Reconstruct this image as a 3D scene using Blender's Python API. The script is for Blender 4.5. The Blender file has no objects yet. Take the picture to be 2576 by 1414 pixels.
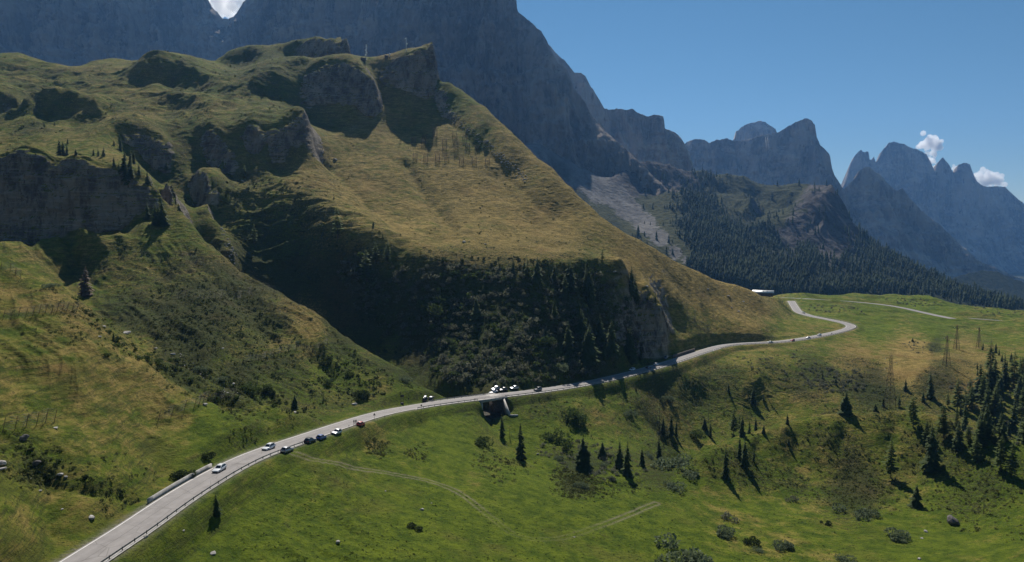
import bpy, bmesh, math, random
import numpy as np
from mathutils import Vector, Matrix

random.seed(7)
SC = bpy.context.scene
COL = SC.collection
F = 1840.0                      # focal length in photo units (frame 2576 wide)
PITCH = math.radians(3.33)
CP, SP = math.cos(PITCH), math.sin(PITCH)
SUN_EL = math.radians(45)
SUN_AZ = math.radians(-5)        # clockwise from +Y

# ------------------------------------------------------------------ helpers
def tag(o, label=None, cat=None, group=None, kind=None):
    if label: o['label'] = label
    if cat: o['category'] = cat
    if group: o['group'] = group
    if kind: o['kind'] = kind
    return o

def link(o, parent=None):
    COL.objects.link(o)
    if parent is not None: o.parent = parent
    return o

def empty(name, loc=(0, 0, 0), rz=0.0):
    o = bpy.data.objects.new(name, None)
    o.location = loc; o.rotation_euler = (0, 0, rz)
    o.empty_display_size = 0.5
    return link(o)

def np_mesh(name, verts, faces, mat=None, smooth=False, loops=None, sizes=None):
    """faces: (N,k) int array, or loops + sizes for mixed sizes."""
    me = bpy.data.meshes.new(name)
    verts = np.asarray(verts, np.float32)
    me.vertices.add(len(verts)); me.vertices.foreach_set('co', verts.ravel())
    if loops is None:
        faces = np.asarray(faces, np.int32)
        n, k = faces.shape
        loops = faces.ravel(); sizes = np.full(n, k, np.int32)
    loops = np.asarray(loops, np.int32); sizes = np.asarray(sizes, np.int32)
    me.loops.add(len(loops)); me.loops.foreach_set('vertex_index', loops)
    me.polygons.add(len(sizes))
    st = np.zeros(len(sizes), np.int32); st[1:] = np.cumsum(sizes)[:-1]
    me.polygons.foreach_set('loop_start', st)
    if smooth: me.polygons.foreach_set('use_smooth', np.ones(len(sizes), bool))
    me.update(calc_edges=True)
    if mat: me.materials.append(mat)
    return me

def mobj(name, me, parent=None, loc=None):
    o = bpy.data.objects.new(name, me)
    if loc is not None: o.location = loc
    return link(o, parent)

def attr(me, name, arr):
    a = me.attributes.new(name, 'FLOAT', 'POINT')
    a.data.foreach_set('value', np.asarray(arr, np.float32).ravel())

# ------------------------------------------------------------------ camera maths
def ray(u, v):
    a = (np.asarray(u, float) - 1288.0) / F; b = -(np.asarray(v, float) - 707.0) / F
    y = CP + b * SP; z = -SP + b * CP
    return a / y, z / y                    # x/y , z/y

def unproj(u, v, d):
    a, w = ray(u, v)
    return Vector((float(a) * d, d, float(w) * d))

def proj(x, y, z):
    # world -> photo units
    f = y * CP - z * SP; up = y * SP + z * CP
    return 1288 + F * x / f, 707 - F * up / f

# ------------------------------------------------------------------ noise
def _h(ix, iy, seed):
    n = (ix.astype(np.int64) * 374761393 + iy.astype(np.int64) * 668265263 + seed * 1442695041) & 0xFFFFFFFF
    n = ((n ^ (n >> 13)) * 1274126177) & 0xFFFFFFFF
    return (n ^ (n >> 16)) & 0xFFFFFFFF

def pn(x, y, seed=0):
    x = np.asarray(x, np.float64); y = np.asarray(y, np.float64)
    ix = np.floor(x); iy = np.floor(y); fx = (x - ix).astype(np.float32); fy = (y - iy).astype(np.float32)
    ux = fx * fx * fx * (fx * (fx * 6 - 15) + 10); uy = fy * fy * fy * (fy * (fy * 6 - 15) + 10)
    def g(dx, dy):
        a = _h(ix + dx, iy + dy, seed).astype(np.float32) * np.float32(2 * math.pi / 4294967296.0)
        return np.cos(a) * (fx - dx) + np.sin(a) * (fy - dy)
    n00, n10, n01, n11 = g(0, 0), g(1, 0), g(0, 1), g(1, 1)
    a = n00 + ux * (n10 - n00); b = n01 + ux * (n11 - n01)
    return (a + uy * (b - a)) * 1.5

def fbm(x, y, octs=4, seed=0, gain=0.5, ridged=False):
    s = 0; amp = 1.0; tot = 0
    for o in range(octs):
        n = pn(x * 2 ** o, y * 2 ** o, seed + o * 17)
        if ridged: n = 1 - 2 * np.abs(n)
        s = s + n * amp; tot += amp; amp *= gain
    return s / tot

def sstep(a, b, x):
    t = np.clip((x - a) / (b - a), 0, 1)
    return t * t * (3 - 2 * t)

# ------------------------------------------------------------------ fan height fields
TS = 1000.0
class Field:
    """height field over (s = F*x/y, t = TS*ln y): finer near the viewer, real heights everywhere"""
    def __init__(self, u0, u1, nu, d0, d1, nd):
        self.s = np.linspace(u0 - 1288, u1 - 1288, nu); self.t = np.linspace(math.log(d0) * TS, math.log(d1) * TS, nd)
        self.P = []; self.dens = None; self.dens_n = 0; self.dy = 0
        self.nu, self.nd = nu, nd
    def add(self, s, t, w): self.P.append((s, t, w))
    def V(self, u, v, d):
        a, w = ray(u, v); self.add(float(a) * F, TS * math.log(d), float(w) * F)
    def Z(self, u, v, z):
        a, w = ray(u, v); self.V(u, v, z / float(w))
    def H(self, u, d, z): self.add(u - 1288, TS * math.log(d), z / d * F)
    def line(self, pts, step=28, kind='V', drop=None):
        for k in range(len(pts) - 1):
            a, b = pts[k], pts[k + 1]
            if kind == 'H':
                n = max(1, int(abs(b[0] - a[0]) / step))
            else:
                n = max(1, int(math.hypot(b[0] - a[0], b[1] - a[1]) / step))
            for i in range(n + (1 if k == len(pts) - 2 else 0)):
                f = i / n
                u = a[0] + (b[0] - a[0]) * f
                if kind == 'H':
                    self.H(u, a[1] + (b[1] - a[1]) * f, a[2] + (b[2] - a[2]) * f)
                    continue
                v = a[1] + (b[1] - a[1]) * f
                d = math.exp(math.log(a[2]) * (1 - f) + math.log(b[2]) * f)
                self.V(u, v, d)
                if drop and i % 2 == 0:
                    aa, w = ray(u, v)
                    for (dd, dz) in drop:
                        self.add(float(aa) * F, TS * math.log(d + dd), (float(w) * d + dz) / (d + dd) * F)
    def solve(self, c=14.0):
        P = np.array(self.P)
        # merge near duplicates
        key = np.round(P[:, :2] / 4).astype(int)
        _, idx = np.unique(key, axis=0, return_index=True)
        P = P[np.sort(idx)]
        X = P[:, :2]; w = P[:, 2]; n = len(P)
        D = np.sqrt(((X[:, None] - X[None]) ** 2).sum(2) + c * c)
        A = np.zeros((n + 3, n + 3)); A[:n, :n] = D + np.eye(n) * -0.6
        A[:n, n] = 1; A[:n, n + 1:] = X / 1000; A[n, :n] = 1; A[n + 1:, :n] = X.T / 1000
        co = np.linalg.solve(A, np.concatenate([w, [0, 0, 0]]))
        R = 3
        nu = self.nu // R + 3; nd = self.nd // R + 3
        ds = self.s[1] - self.s[0]; dt = self.t[1] - self.t[0]
        cs = self.s[0] + (np.arange(nu) - 1) * ds * R; ct = self.t[0] + (np.arange(nd) - 1) * dt * R
        G = np.empty((nd, nu))
        X32 = X.astype(np.float32)
        for j in range(nd):
            d2 = (cs[:, None].astype(np.float32) - X32[None, :, 0]) ** 2 + (np.float32(ct[j]) - X32[None, :, 1]) ** 2
            G[j] = np.sqrt(d2 + np.float32(c * c)) @ co[:n] + co[n] + cs / 1000 * co[n + 1] + ct[j] / 1000 * co[n + 2]
        def up(G, m, axis):
            G = np.moveaxis(G, axis, 0)
            p = np.arange(m) / R + 1; i = np.clip(np.floor(p).astype(int), 1, G.shape[0] - 3); f = (p - i)[:, None]
            a, b, c_, d = G[i - 1], G[i], G[i + 1], G[i + 2]
            out = b + 0.5 * f * (c_ - a + f * (2 * a - 5 * b + 4 * c_ - d + f * (3 * (b - c_) + d - a)))
            return np.moveaxis(out, 0, axis)
        G = up(up(G, self.nd, 0), self.nu, 1)
        if self.dens is not None:       # more rows where steep faces stand
            wgt = np.interp(np.exp(self.t / TS), [p[0] for p in self.dens], [p[1] for p in self.dens])
            cum = np.concatenate([[0], np.cumsum((wgt[1:] + wgt[:-1]) / 2)]); cum /= cum[-1]
            n2 = self.dens_n; tn = np.interp(np.linspace(0, 1, n2), cum, self.t)
            q = np.interp(tn, self.t, np.arange(self.nd)); i = np.clip(q.astype(int), 1, self.nd - 3); f = (q - i)[:, None]
            a, b, c_, d = G[i - 1], G[i], G[i + 1], G[i + 2]
            G = b + 0.5 * f * (c_ - a + f * (2 * a - 5 * b + 4 * c_ - d + f * (3 * (b - c_) + d - a)))
            self.t = tn; self.nd = n2
        self.y = np.exp(self.t / TS)[:, None] * np.ones((1, self.nu))
        self.x = self.s[None] / F * self.y
        self.z = G / F * self.y
        return self
    def refresh(self):
        self.W = self.z / self.y * F
    def at(self, x, y):
        """ground height under a world point"""
        s = F * x / y; t = TS * math.log(y)
        i = (s - self.s[0]) / (self.s[1] - self.s[0]); j0 = min(max(int(np.searchsorted(self.t, t)) - 1, 0), self.nd - 2)
        j = j0 + min(max((t - self.t[j0]) / (self.t[j0 + 1] - self.t[j0]), 0), .999)
        i = min(max(i, 0), self.nu - 1.001)
        i0, j0 = int(i), int(j); fi, fj = i - i0, j - j0
        z = self.z
        return float((z[j0, i0] * (1 - fi) + z[j0, i0 + 1] * fi) * (1 - fj) + (z[j0 + 1, i0] * (1 - fi) + z[j0 + 1, i0 + 1] * fi) * fj)
    def cell(self, p):
        return min(max(int(np.searchsorted(self.t, TS * math.log(p.y))), 0), self.nd - 1), min(max(int((F * p.x / p.y - self.s[0]) / (self.s[1] - self.s[0])), 0), self.nu - 1)
    def hit(self, u, v, dmin=0):
        """nearest ground point seen through a photo position"""
        a, w = ray(u, v); s = float(a) * F; w = float(w) * F
        i = (s - self.s[0]) / (self.s[1] - self.s[0])
        if i < 0 or i > self.nu - 1.01: return None
        i0 = int(i); f = i - i0
        col = self.W[:, i0] * (1 - f) + self.W[:, i0 + 1] * f
        m = col >= w
        if dmin: m &= self.y[:, 0] > dmin
        k = np.argmax(m)
        if not m[k]: return None
        y = float(self.y[k, 0])
        if k > 0 and col[k] != col[k - 1]:
            g = (w - col[k - 1]) / (col[k] - col[k - 1]); g = min(max(g, 0), 1)
            y = float(self.y[k - 1, 0] * (1 - g) + self.y[k, 0] * g)
        return Vector((s / F * y, y, self.at(s / F * y, y)))
    def mesh(self, name, mat, flat=None):
        nd, nu = self.nd, self.nu
        V = np.stack([self.x, self.y + self.dy, self.z], -1).reshape(-1, 3)
        idx = np.arange(nd * nu).reshape(nd, nu)
        Q = np.stack([idx[:-1, :-1], idx[:-1, 1:], idx[1:, 1:], idx[1:, :-1]], -1).reshape(-1, 4)
        me = np_mesh(name, V, Q, mat, smooth=True)
        if flat is not None: me.polygons.foreach_set('use_smooth', (flat[:-1, :-1] < .45).ravel())
        return me
    def slope(self):
        gz_t = np.gradient(self.z, axis=0); gz_s = np.gradient(self.z, axis=1)
        yt = np.gradient(self.y, axis=0); xs = np.gradient(self.x, axis=1); xt = np.gradient(self.x, axis=0)
        zx = gz_s / xs; zy = (gz_t - zx * xt) / yt
        return zx, zy
# ------------------------------------------------------------------ the near terrain
G = Field(-330, 2910, 1320, 100, 1180, 1150)
G.dens = [(100,1.0),(380,1.0),(398,1.6),(408,3.2),(442,3.2),(450,1.8),(470,1.3),(540,1.3),(550,1.9),(625,1.9),(640,1.0),(705,1.0),(715,2.2),(795,2.2),(810,1.2),(880,1.1),(1180,.7)]; G.dens_n = 1750

# --- road centre line (photo u, v and height below the camera)
ROAD_C = [(60,1512,-56),(120,1470,-56.2),(222,1402,-56.6),(330,1333,-57),(440,1257,-57.6),(550,1190,-58.2),(630,1150,-59.2),(700,1124,-60),(780,1097,-61),
          (860,1070,-63),(960,1040,-66),(1060,1021,-69),(1150,1008,-71),(1240,997,-72),(1350,984,-73),(1450,969,-73.8),
          (1530,953,-74.2),(1620,931,-74.6),(1700,907,-75),(1760,887,-75.2),(1820,870,-75.5),(1880,864,-76),(1960,860,-76.5),
          (2040,849,-76.6),(2100,837,-76.4),(2135,827,-75.8),(2140,819,-75.2),(2118,811,-74.8),(2080,803,-74.2),(2040,795,-73.6),(2010,785,-73),(1999,772,-72.4),(1990,757,-71.8)]
def catmull(P, per=10):
    P = [Vector(p) for p in P]; out = []
    for k in range(len(P) - 1):
        p0 = P[max(k - 1, 0)]; p1 = P[k]; p2 = P[k + 1]; p3 = P[min(k + 2, len(P) - 1)]
        for i in range(per):
            t = i / per
            out.append(0.5 * ((2 * p1) + (p2 - p0) * t + (2 * p0 - 5 * p1 + 4 * p2 - p3) * t * t + (3 * p1 - p0 - 3 * p2 + p3) * t ** 3))
    out.append(P[-1]); return out
def zpt(u, v, z):
    a, w = ray(u, v); return unproj(u, v, z / float(w))
def resample(L, step):
    out = [L[0].copy()]; acc = 0
    for a, b in zip(L[:-1], L[1:]):
        seg = (b - a).length; pos = step - acc
        while pos <= seg:
            out.append(a + (b - a) * (pos / seg)); pos += step
        acc = seg - (pos - step)
    return out
def smooth_line(L, it=6):
    for _ in range(it):
        L = [L[0]] + [(L[i - 1] + L[i] * 2 + L[i + 1]) / 4 for i in range(1, len(L) - 1)] + [L[-1]]
    return L
ROAD = smooth_line(resample(catmull([zpt(*p) for p in ROAD_C]), 2.0), 10)
ROADV = np.array([tuple(p) for p in ROAD])
for p in ROAD[::6]:
    G.add(F * p.x / p.y, TS * math.log(p.y), F * p.z / p.y)

# --- foreground meadow right of the road
for p in [(400,1414,-62),(500,1330,-62),(650,1250,-63),(800,1180,-64.5),(745,1142,-61.2),(900,1120,-67.5),(1050,1070,-72),(1140,1050,-73.5),(1100,1065,-72.5),
          (1100,1110,-74),(1180,1058,-75),
          (600,1414,-66),(850,1414,-69),(1100,1414,-72),(1288,1414,-76),(1500,1414,-82),(1800,1414,-89),(2100,1414,-92),(2400,1414,-90),(2576,1414,-86),(2880,1414,-78),
          (800,1300,-68),(1000,1300,-72),(1288,1300,-78),(1500,1300,-84),(1750,1300,-90),(2000,1310,-94),(2200,1320,-95.5),(2400,1340,-94),(2576,1360,-90),(2880,1300,-84),
          (900,1200,-70),(1100,1200,-75),(1300,1200,-80),(1500,1212,-85),(1620,1222,-88),
          (600,1600,-62),(1100,1600,-68),(1600,1600,-78),(2200,1600,-84),(2880,1600,-78),
          (1640,1165,-91),(1230,1062,-80.5),(1290,1110,-83.5),(1350,1135,-85.5),(1450,1160,-87.5),(1560,1190,-88.5)]:
    G.Z(*p)
for p in [(1700,1215,-90),(1800,1235,-93),(1900,1255,-95),(2000,1264,-96.5),(2150,1270,-96.5),(2300,1292,-96),(2450,1312,-94),(2576,1330,-90)]: G.Z(*p)
# mound in the right foreground and the gully behind it
G.line([(1740,1160,285),(1775,1130,292),(1850,1105,302),(1970,1065,317),(2100,1045,322),(2200,1034,322),(2280,1032,318),(2380,1052,302),(2450,1088,285),(2576,1110,272),(2880,1120,262)], 40,
       drop=[(20,-12),(42,-24)])
for p in [(1850,1165,284),(1900,1125,300),(1900,1180,285),(2000,1110,309),(2000,1180,290),(2120,1100,310),(2150,1180,291),(2250,1090,308),(2300,1180,286),(2350,1120,292),(2450,1200,265),(2450,1150,275),(2576,1220,249),(2880,1200,236)]: G.V(*p)
for p in [(1700,1128,-99),(1720,1110,-103)]: G.Z(*p)
for p in [(1850,365,-107),(2000,380,-108),(2150,382,-107),(2300,378,-105),(2450,368,-102),(2880,350,-98)]: G.H(*p)
# slope between the road and the gully
for p in [(2100,1015,-97),(2100,950,-88),(2100,900,-82),(2000,900,-80.5),(1900,910,-80),(1900,960,-88),(1900,1010,-98),(1900,1055,-105),(1990,1000,-96),(1990,1040,-102),
          (1750,950,-83),(1750,1000,-92),(1750,1050,-99),(1750,1090,-103),(1600,1000,-82),(1600,1050,-89),(1600,1100,-93),(1640,1120,-95),(1450,1025,-78),(1450,1080,-84),(1450,1120,-86),
          (1330,1035,-77),(1330,1085,-82),(1540,1140,-85),(2250,1005,-96),(2400,1005,-95),(2300,960,-88),(2576,1000,-94)]: G.Z(*p)
# right meadow
for p in [(2200,890,-82),(2300,910,-84),(2390,918,-84),(2450,900,-86),(2540,930,-86),(2576,900,-87),(2300,860,-83),(2330,842,-82),(2450,850,-86),(2576,840,-86),
          (2450,812,-85),(2300,815,-82),(2220,800,-78.5),(2200,830,-79),(2140,845,-78),(2576,805,-86),(2880,810,-90),(2880,900,-90),(2100,783,-75.5),(2050,773,-73.5),(2180,775,-77),(2300,793,-81),(2400,803,-84)]: G.Z(*p)
# grassy rise that closes the pass, with the far road across it
G.line([(1940,748,980),(1990,741,985),(2080,742,965),(2200,745,955),(2290,742,945),(2340,748,930),(2380,765,890),(2450,775,870),(2576,780,850),(2880,790,830)], 45, drop=[(60,-12),(130,-45)])
for p in [(1975,752,-71.5),(2060,752,-72.5),(2140,757,-74),(2220,764,-76),(2280,772,-78)]: G.Z(*p)

# --- left slope: first spur
for p in [(0,1414,113),(0,1300,128),(0,1200,142),(0,1100,155),(0,1000,171),(0,900,190),(0,800,212),(0,720,230),
          (200,850,214),(200,950,192),(200,1050,176),(200,1150,160),(200,1240,147),(120,1340,136),(60,1480,112),
          (400,1000,212),(400,1100,189),(400,1190,176),(330,1280,154),(560,1090,201),(560,1000,226),(690,1085,220),(760,1072,228),(300,950,206),(300,1080,182),(300,1200,160),
          (-300,1400,105),(-300,1200,125),(-300,1000,150),(-300,800,185),(-300,680,215)]: G.V(*p)
G.line([(-330,600,250),(-150,625,252),(0,656,252),(100,705,256),(200,765,260),(270,830,256)], 30, drop=[(14,-9),(30,-19)])
G.line([(270,830,256),(350,872,250),(430,912,246),(530,958,236),(650,1010,228),(740,1040,236),(820,1056,246)], 30, drop=[(10,-4)])
# gully behind the first spur
G.line([(-330,320,-20),(0,318,-24),(120,312,-33),(200,304,-40)], 60, 'H')
G.line([(290,850,296),(340,880,288),(400,908,276),(450,930,270),(500,955,268),(560,985,266),(620,1008,262),(700,1034,260),(800,1056,256)], 40)
# second spur, its left flank and crest
for p in [(150,690,374),(80,640,392),(200,650,390),(200,720,362),(250,750,348),(300,710,360),(300,640,384),(300,590,402),(350,790,326),(400,760,346),(400,660,384),(400,570,412),(500,850,302),(500,760,338),(500,660,382),
          (600,905,298),(600,810,330),(600,740,360),(700,955,288),(700,860,322),(800,985,288),(800,905,316),(900,1005,290),(900,935,312),(970,985,300),(860,1020,280)]: G.V(*p)
G.line([(412,502,436),(470,545,430),(520,620,416),(600,690,402),(700,742,391),(800,800,376),(880,862,356),(940,895,346),(1000,932,336),(1060,978,326),(1110,994,322)], 26, drop=[(12,-9),(24,-18)])
# cliff left of the second spur
G.line([(-330,430,424),(0,438,425),(80,440,424),(150,446,427),(230,446,426),(300,455,430),(350,468,434),(405,488,438)], 16)
G.line([(-330,590,414),(0,582,414),(80,575,415),(150,568,418),(250,560,419),(330,545,423),(395,520,430)], 16)
G.line([(-330,625,385),(0,615,386),(100,605,388),(200,598,392),(300,582,396),(360,560,408)], 40)
# plateau and rolling hills
for p in [(0,418,455),(150,422,455),(250,428,450),(0,396,500),(200,400,488),(300,410,470),(150,380,520),(0,378,530),(250,370,520),(0,330,575),(100,312,595),(200,340,568),(270,335,560),(330,400,500),(360,430,470),
          (60,262,650),(0,240,690),(0,190,770),(-330,330,560),(-330,240,680),(-330,180,800)]: G.V(*p)
G.line([(80,240,650),(110,228,655),(140,224,655),(180,232,655),(215,258,640)], 25, drop=[(25,-8)])
for p in [(100,276,640),(130,292,630),(170,284,633)]: G.V(*p)
G.line([(-330,150,870),(0,137,865),(50,132,862),(100,150,860),(145,163,850),(190,167,850),(230,157,880),(280,149,905),(360,155,905),(420,148,925),(480,150,915),(540,153,905)], 30, drop=[(60,-12),(140,-60)])
G.line([(540,153,905),(580,136,925),(620,124,930),(660,116,920),(700,111,905),(760,106,890),(800,101,880),(870,99,865),(880,106,860)], 26, drop=[(50,-10),(130,-60)])
for p in [(100,190,790),(200,205,770),(200,260,680),(300,232,720),(300,188,800),(330,165,850),(390,215,720),(470,240,690),(550,252,680),(500,200,770),(580,185,800),
          (620,215,735),(600,300,622),(450,292,642),(350,285,640),(240,320,585),(680,290,640)]: G.V(*p)
# dark little hollows of the plateau: a lip and the foot of its steep face
for lip, foot in [([(330,192,772),(370,171,776),(410,165,780),(446,182,778)], [(338,210,763),(385,216,764),(432,208,768)]),
                  ([(452,196,770),(490,186,775),(520,190,772)], [(456,214,762),(500,214,764)]),
                  ([(560,246,700),(640,205,735),(700,171,768),(762,146,795)], [(584,254,694),(660,236,722),(722,202,752),(768,176,778)]),
                  ([(540,153,905),(580,128,902),(625,121,897),(650,122,890)], [(556,156,890),(590,158,880),(628,150,880)]),
                  ([(420,262,676),(450,248,680),(484,254,676)], [(430,276,668),(474,274,668)]),
                  ([(0,250,690),(40,262,672),(66,280,655)], [(0,284,672),(40,290,660)]),
                  ([(215,262,640),(250,276,630),(300,268,650)], [(225,292,628),(270,296,624)]),
                  ([(720,117,896),(780,104,884),(840,101,872),(878,101,862)], [(730,136,886),(790,132,873),(850,138,861),(880,148,852)])]:
    G.line(lip, 18); G.line(foot, 18)
# head wall cliffs above the gorge
G.line([(300,312,575),(350,316,580),(398,343,572),(412,352,568),(430,344,590),(500,352,592),(540,354,586),(600,346,590),(680,326,600),(740,304,612),(772,288,622)], 18)
G.line([(312,372,560),(360,410,556),(420,432,552),(470,440,552),(540,420,566),(600,388,577),(680,372,588),(740,360,598),(775,352,604)], 18)
# gorge
G.line([(470,455,545),(505,500,525),(535,550,500),(560,590,476),(588,645,452)], 18)
G.line([(600,450,-27),(700,440,-46),(800,424,-58),(900,404,-66),(1000,382,-72),(1060,364,-75),(1110,348,-77)], 40, 'H')
G.line([(1150,334,-77.5),(1215,326,-79.5)], 20, 'H')
G.line([(400,500,455),(440,480,470),(455,520,440)], 20)
# far side of the gorge up to the rim of the big slope
G.line([(500,445,535),(520,470,522),(530,540,492),(546,560,484)], 20)
G.line([(540,432,575),(600,440,560),(680,448,552),(740,462,540),(760,500,520),(790,555,492),(850,602,466),(920,622,458),(1000,648,452),(1080,658,444),(1160,660,440),(1300,664,438),(1400,666,442),(1480,668,448),(1560,684,456),(1615,722,470),(1645,748,468)], 24)
for p in [(620,480,528),(620,540,508),(660,600,490),(700,520,514),(720,600,488),(680,680,468),(760,650,474),(760,720,460),(850,690,456),(850,770,443),(950,720,444),(950,800,430),(950,880,414),
          (1050,720,436),(1050,800,420),(1050,880,400),(1060,940,380),(1150,730,426),(1150,810,406),(1150,890,382),(1150,960,351),(1300,730,418),(1300,800,399),(1300,880,376),(1300,950,356),
          (1400,740,425),(1400,820,402),(1400,900,382),(1500,740,440),(1500,820,419),(1500,890,400),(1560,800,436),(1560,870,418)]: G.V(*p)
# rock buttress above the road
G.line([(1590,760,464),(1620,752,465),(1655,760,465),(1668,790,462)], 14)
G.line([(1588,880,447),(1620,886,450),(1660,878,455),(1680,860,463)], 14)
for p in [(1720,860,480),(1700,820,494),(1740,850,494)]: G.V(*p)
# the big slope
for p in [(640,410,585),(700,420,580),(800,450,560),(800,395,620),(870,330,690),(900,520,530),(900,420,620),(890,290,722),(1000,560,520),(1000,470,585),(1000,400,640),(1100,610,478),(1100,520,550),(1100,430,622),(1100,350,685),
          (1200,570,508),(1200,480,580),(1200,390,648),(1150,310,708),(1300,600,490),(1300,510,560),(1300,440,612),(1400,630,478),(1400,550,545),(1500,645,478),(1500,595,520),(1560,650,500),
          (1620,690,500),(1700,760,516),(1700,715,550),(1800,810,538),(1800,760,578),(1850,840,535),(1765,845,508),(1680,800,492),(1900,835,545),(1900,790,600),(1960,830,575),(2040,822,612),(1980,800,650)]: G.V(*p)
G.line([(1101,192,780),(1150,222,772),(1200,260,754),(1250,303,716),(1300,350,682),(1350,398,650),(1400,440,620),(1450,490,592),(1500,538,570),(1550,572,560),(1600,603,572),(1650,632,584),(1700,660,600),(1750,682,615),(1800,704,632),(1850,721,655),(1900,742,684),(1950,757,738)], 26,
       drop=[(26,-14),(70,-62)])
G.line([(1985,790,690),(1960,772,740),(1975,760,800)], 20)
# ridge crags: left block and the wedge with the beak
G.line([(560,252,690),(690,205,745)], 30)
G.line([(770,168,775),(820,152,778),(870,151,775),(905,168,765),(938,205,742)], 14)
G.line([(768,205,757),(790,235,748),(850,262,740),(900,275,736),(935,290,728)], 14)
G.line([(770,288,728),(850,300,720),(930,305,715)], 18)
G.line([(886,152,842),(905,152,840),(920,151,836),(950,146,832),(1000,136,826),(1040,123,818),(1062,116,812),(1084,113,806),(1093,114,800)], 12, drop=[(25,-18),(70,-70)])
G.line([(942,184,790),(975,180,786),(1008,166,782),(1038,152,780),(1062,130,784),(1088,118,790),(1094,118,794)], 12)
G.line([(950,215,772),(990,215,768),(1030,220,765),(1060,215,768),(1088,195,775)], 14)
G.line([(945,300,722),(1000,308,722),(1050,305,726),(1100,298,732)], 16)
G.line([(960,255,748),(1010,240,756),(1040,262,745)], 16)
for p in [(1075,117,798),(1085,115,797),(1092,116,796),(1060,121,800),(1045,128,802),(800,108,905),(830,106,888),(830,112,905),(860,106,878),(860,114,895),(880,112,880)]: G.V(*p)
G.line([(1096,130,792),(1098,178,784)], 14)
for k in range(5): G.H(1102 + k * 2, 798 + k * 6, 166 - k * 8)
G.solve()

# ---- masks and small relief ------------------------------------------------
def smear_seeds(seeds, U, V, p=3.0):
    num = 0; den = 0
    for (u, v, r, val) in seeds:
        w = 1.0 / (((U - u) / r) ** 2 + ((V - v) / r) ** 2 + 0.03) ** (p / 2)
        num = num + w * val; den = den + w
    return num / den
PU, PV = proj(G.x, G.y, G.z)
DRY = smear_seeds([(600,1380,200,.1),(1100,1380,300,.06),(1500,1350,300,.06),(1050,1130,120,.3),(950,1100,70,.45),(1200,1200,140,.32),(1100,1080,60,.05),(1900,1300,200,.38),(2300,1380,200,.18),(2300,1220,120,.45),(2100,1130,150,.48),(1980,1080,40,.5),
     (300,1000,150,.56),(100,900,150,.54),(380,960,60,.6),(100,1250,100,.5),(350,1230,80,.4),(560,1060,60,.12),(640,1200,60,.3),(450,600,100,.45),(600,700,100,.6),(780,800,80,.75),(700,850,80,.5),(560,880,100,.5),(850,960,100,.35),(950,960,60,.5),(1000,1010,60,.12),(450,520,40,.5),
     (900,500,150,.75),(1000,430,60,.65),(1200,480,150,.9),(1100,600,100,.75),(1300,620,100,.85),(1400,560,100,.95),(1200,340,70,.45),(1130,260,40,.3),(1600,640,60,1.1),(1700,700,60,1.15),(1800,740,60,1.15),(1880,770,50,1.0),(1900,810,60,.75),(1750,820,80,.55),(1950,830,60,.5),
     (150,410,60,.5),(100,300,80,.5),(300,230,80,.55),(300,300,60,.6),(500,290,80,.55),(500,200,80,.45),(650,160,80,.45),(700,230,60,.45),(900,160,60,.5),(980,165,40,.8),(1040,140,40,.55),
     (2150,900,70,.8),(2300,905,90,.9),(2420,920,70,.85),(2330,860,40,.7),(2050,890,60,.4),(2200,820,60,.12),(2350,820,80,.15),(2500,830,60,.35),(2300,770,60,.25),(2050,745,80,.3),
     (1700,960,80,.55),(1650,1050,80,.45),(1500,1050,90,.4),(1400,1040,60,.35),(1900,980,80,.55),(2000,960,70,.5),(1250,850,150,.15),(700,650,80,.15),(1250,690,60,.6),(1500,760,80,.25)], PU, PV)
SHR = smear_seeds([(1100,1350,400,.04),(600,1350,150,.12),(1900,1340,150,.05),(2300,1390,200,.2),(1250,1180,120,.35),(1450,1190,70,.75),(1650,1180,60,.7),(1050,1130,80,.4),(950,1130,50,.55),(1100,1070,50,.1),
     (200,1000,120,.15),(60,920,80,.2),(80,1190,40,.45),(100,1300,80,.12),(300,1250,60,.35),(500,1080,80,.15),(340,880,60,.25),(450,820,80,.9),(540,780,80,.85),(600,720,60,.6),(330,800,50,.8),(660,820,50,.7),(600,960,60,.8),(400,640,60,.3),(620,860,80,.6),(780,830,60,.2),(720,950,80,.6),(850,980,80,.55),(480,900,60,.8),
     (1200,850,200,.95),(900,750,150,.9),(1450,820,100,.9),(1300,690,60,.6),(700,600,100,.6),(560,540,60,.4),(1000,500,200,.15),(1300,500,150,.12),(1800,760,150,.02),(1700,700,80,.02),(1780,790,50,.5),(1930,850,40,.5),
     (150,390,80,.2),(100,300,80,.5),(350,230,100,.4),(500,300,100,.45),(650,180,80,.5),(800,240,80,.5),(1050,250,60,.4),(1200,300,60,.35),
     (2050,1130,90,.35),(1900,1200,80,.55),(2200,1130,70,.3),(2000,1060,50,.1),(2150,1220,100,.8),(2000,1200,60,.6),(2350,1150,80,.5),(2450,1250,100,.5),(1650,990,60,.65),(1800,960,80,.55),(2050,960,70,.7),(2200,970,70,.75),(2350,960,60,.75),(2300,900,60,.15),(2350,870,25,.8),
     (2250,820,100,.05),(2150,760,80,.3),(2250,790,60,.4),(1520,1060,100,.4),(1900,1060,80,.4)], PU, PV)
DRY = np.clip(DRY + 0.22 * fbm(G.x / 40, G.y / 40, 4, 5), 0, 1)
SHR = np.clip(SHR + 0.30 * fbm(G.x / 30 + 9, G.y / 30, 4, 8), 0, 1)

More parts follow.
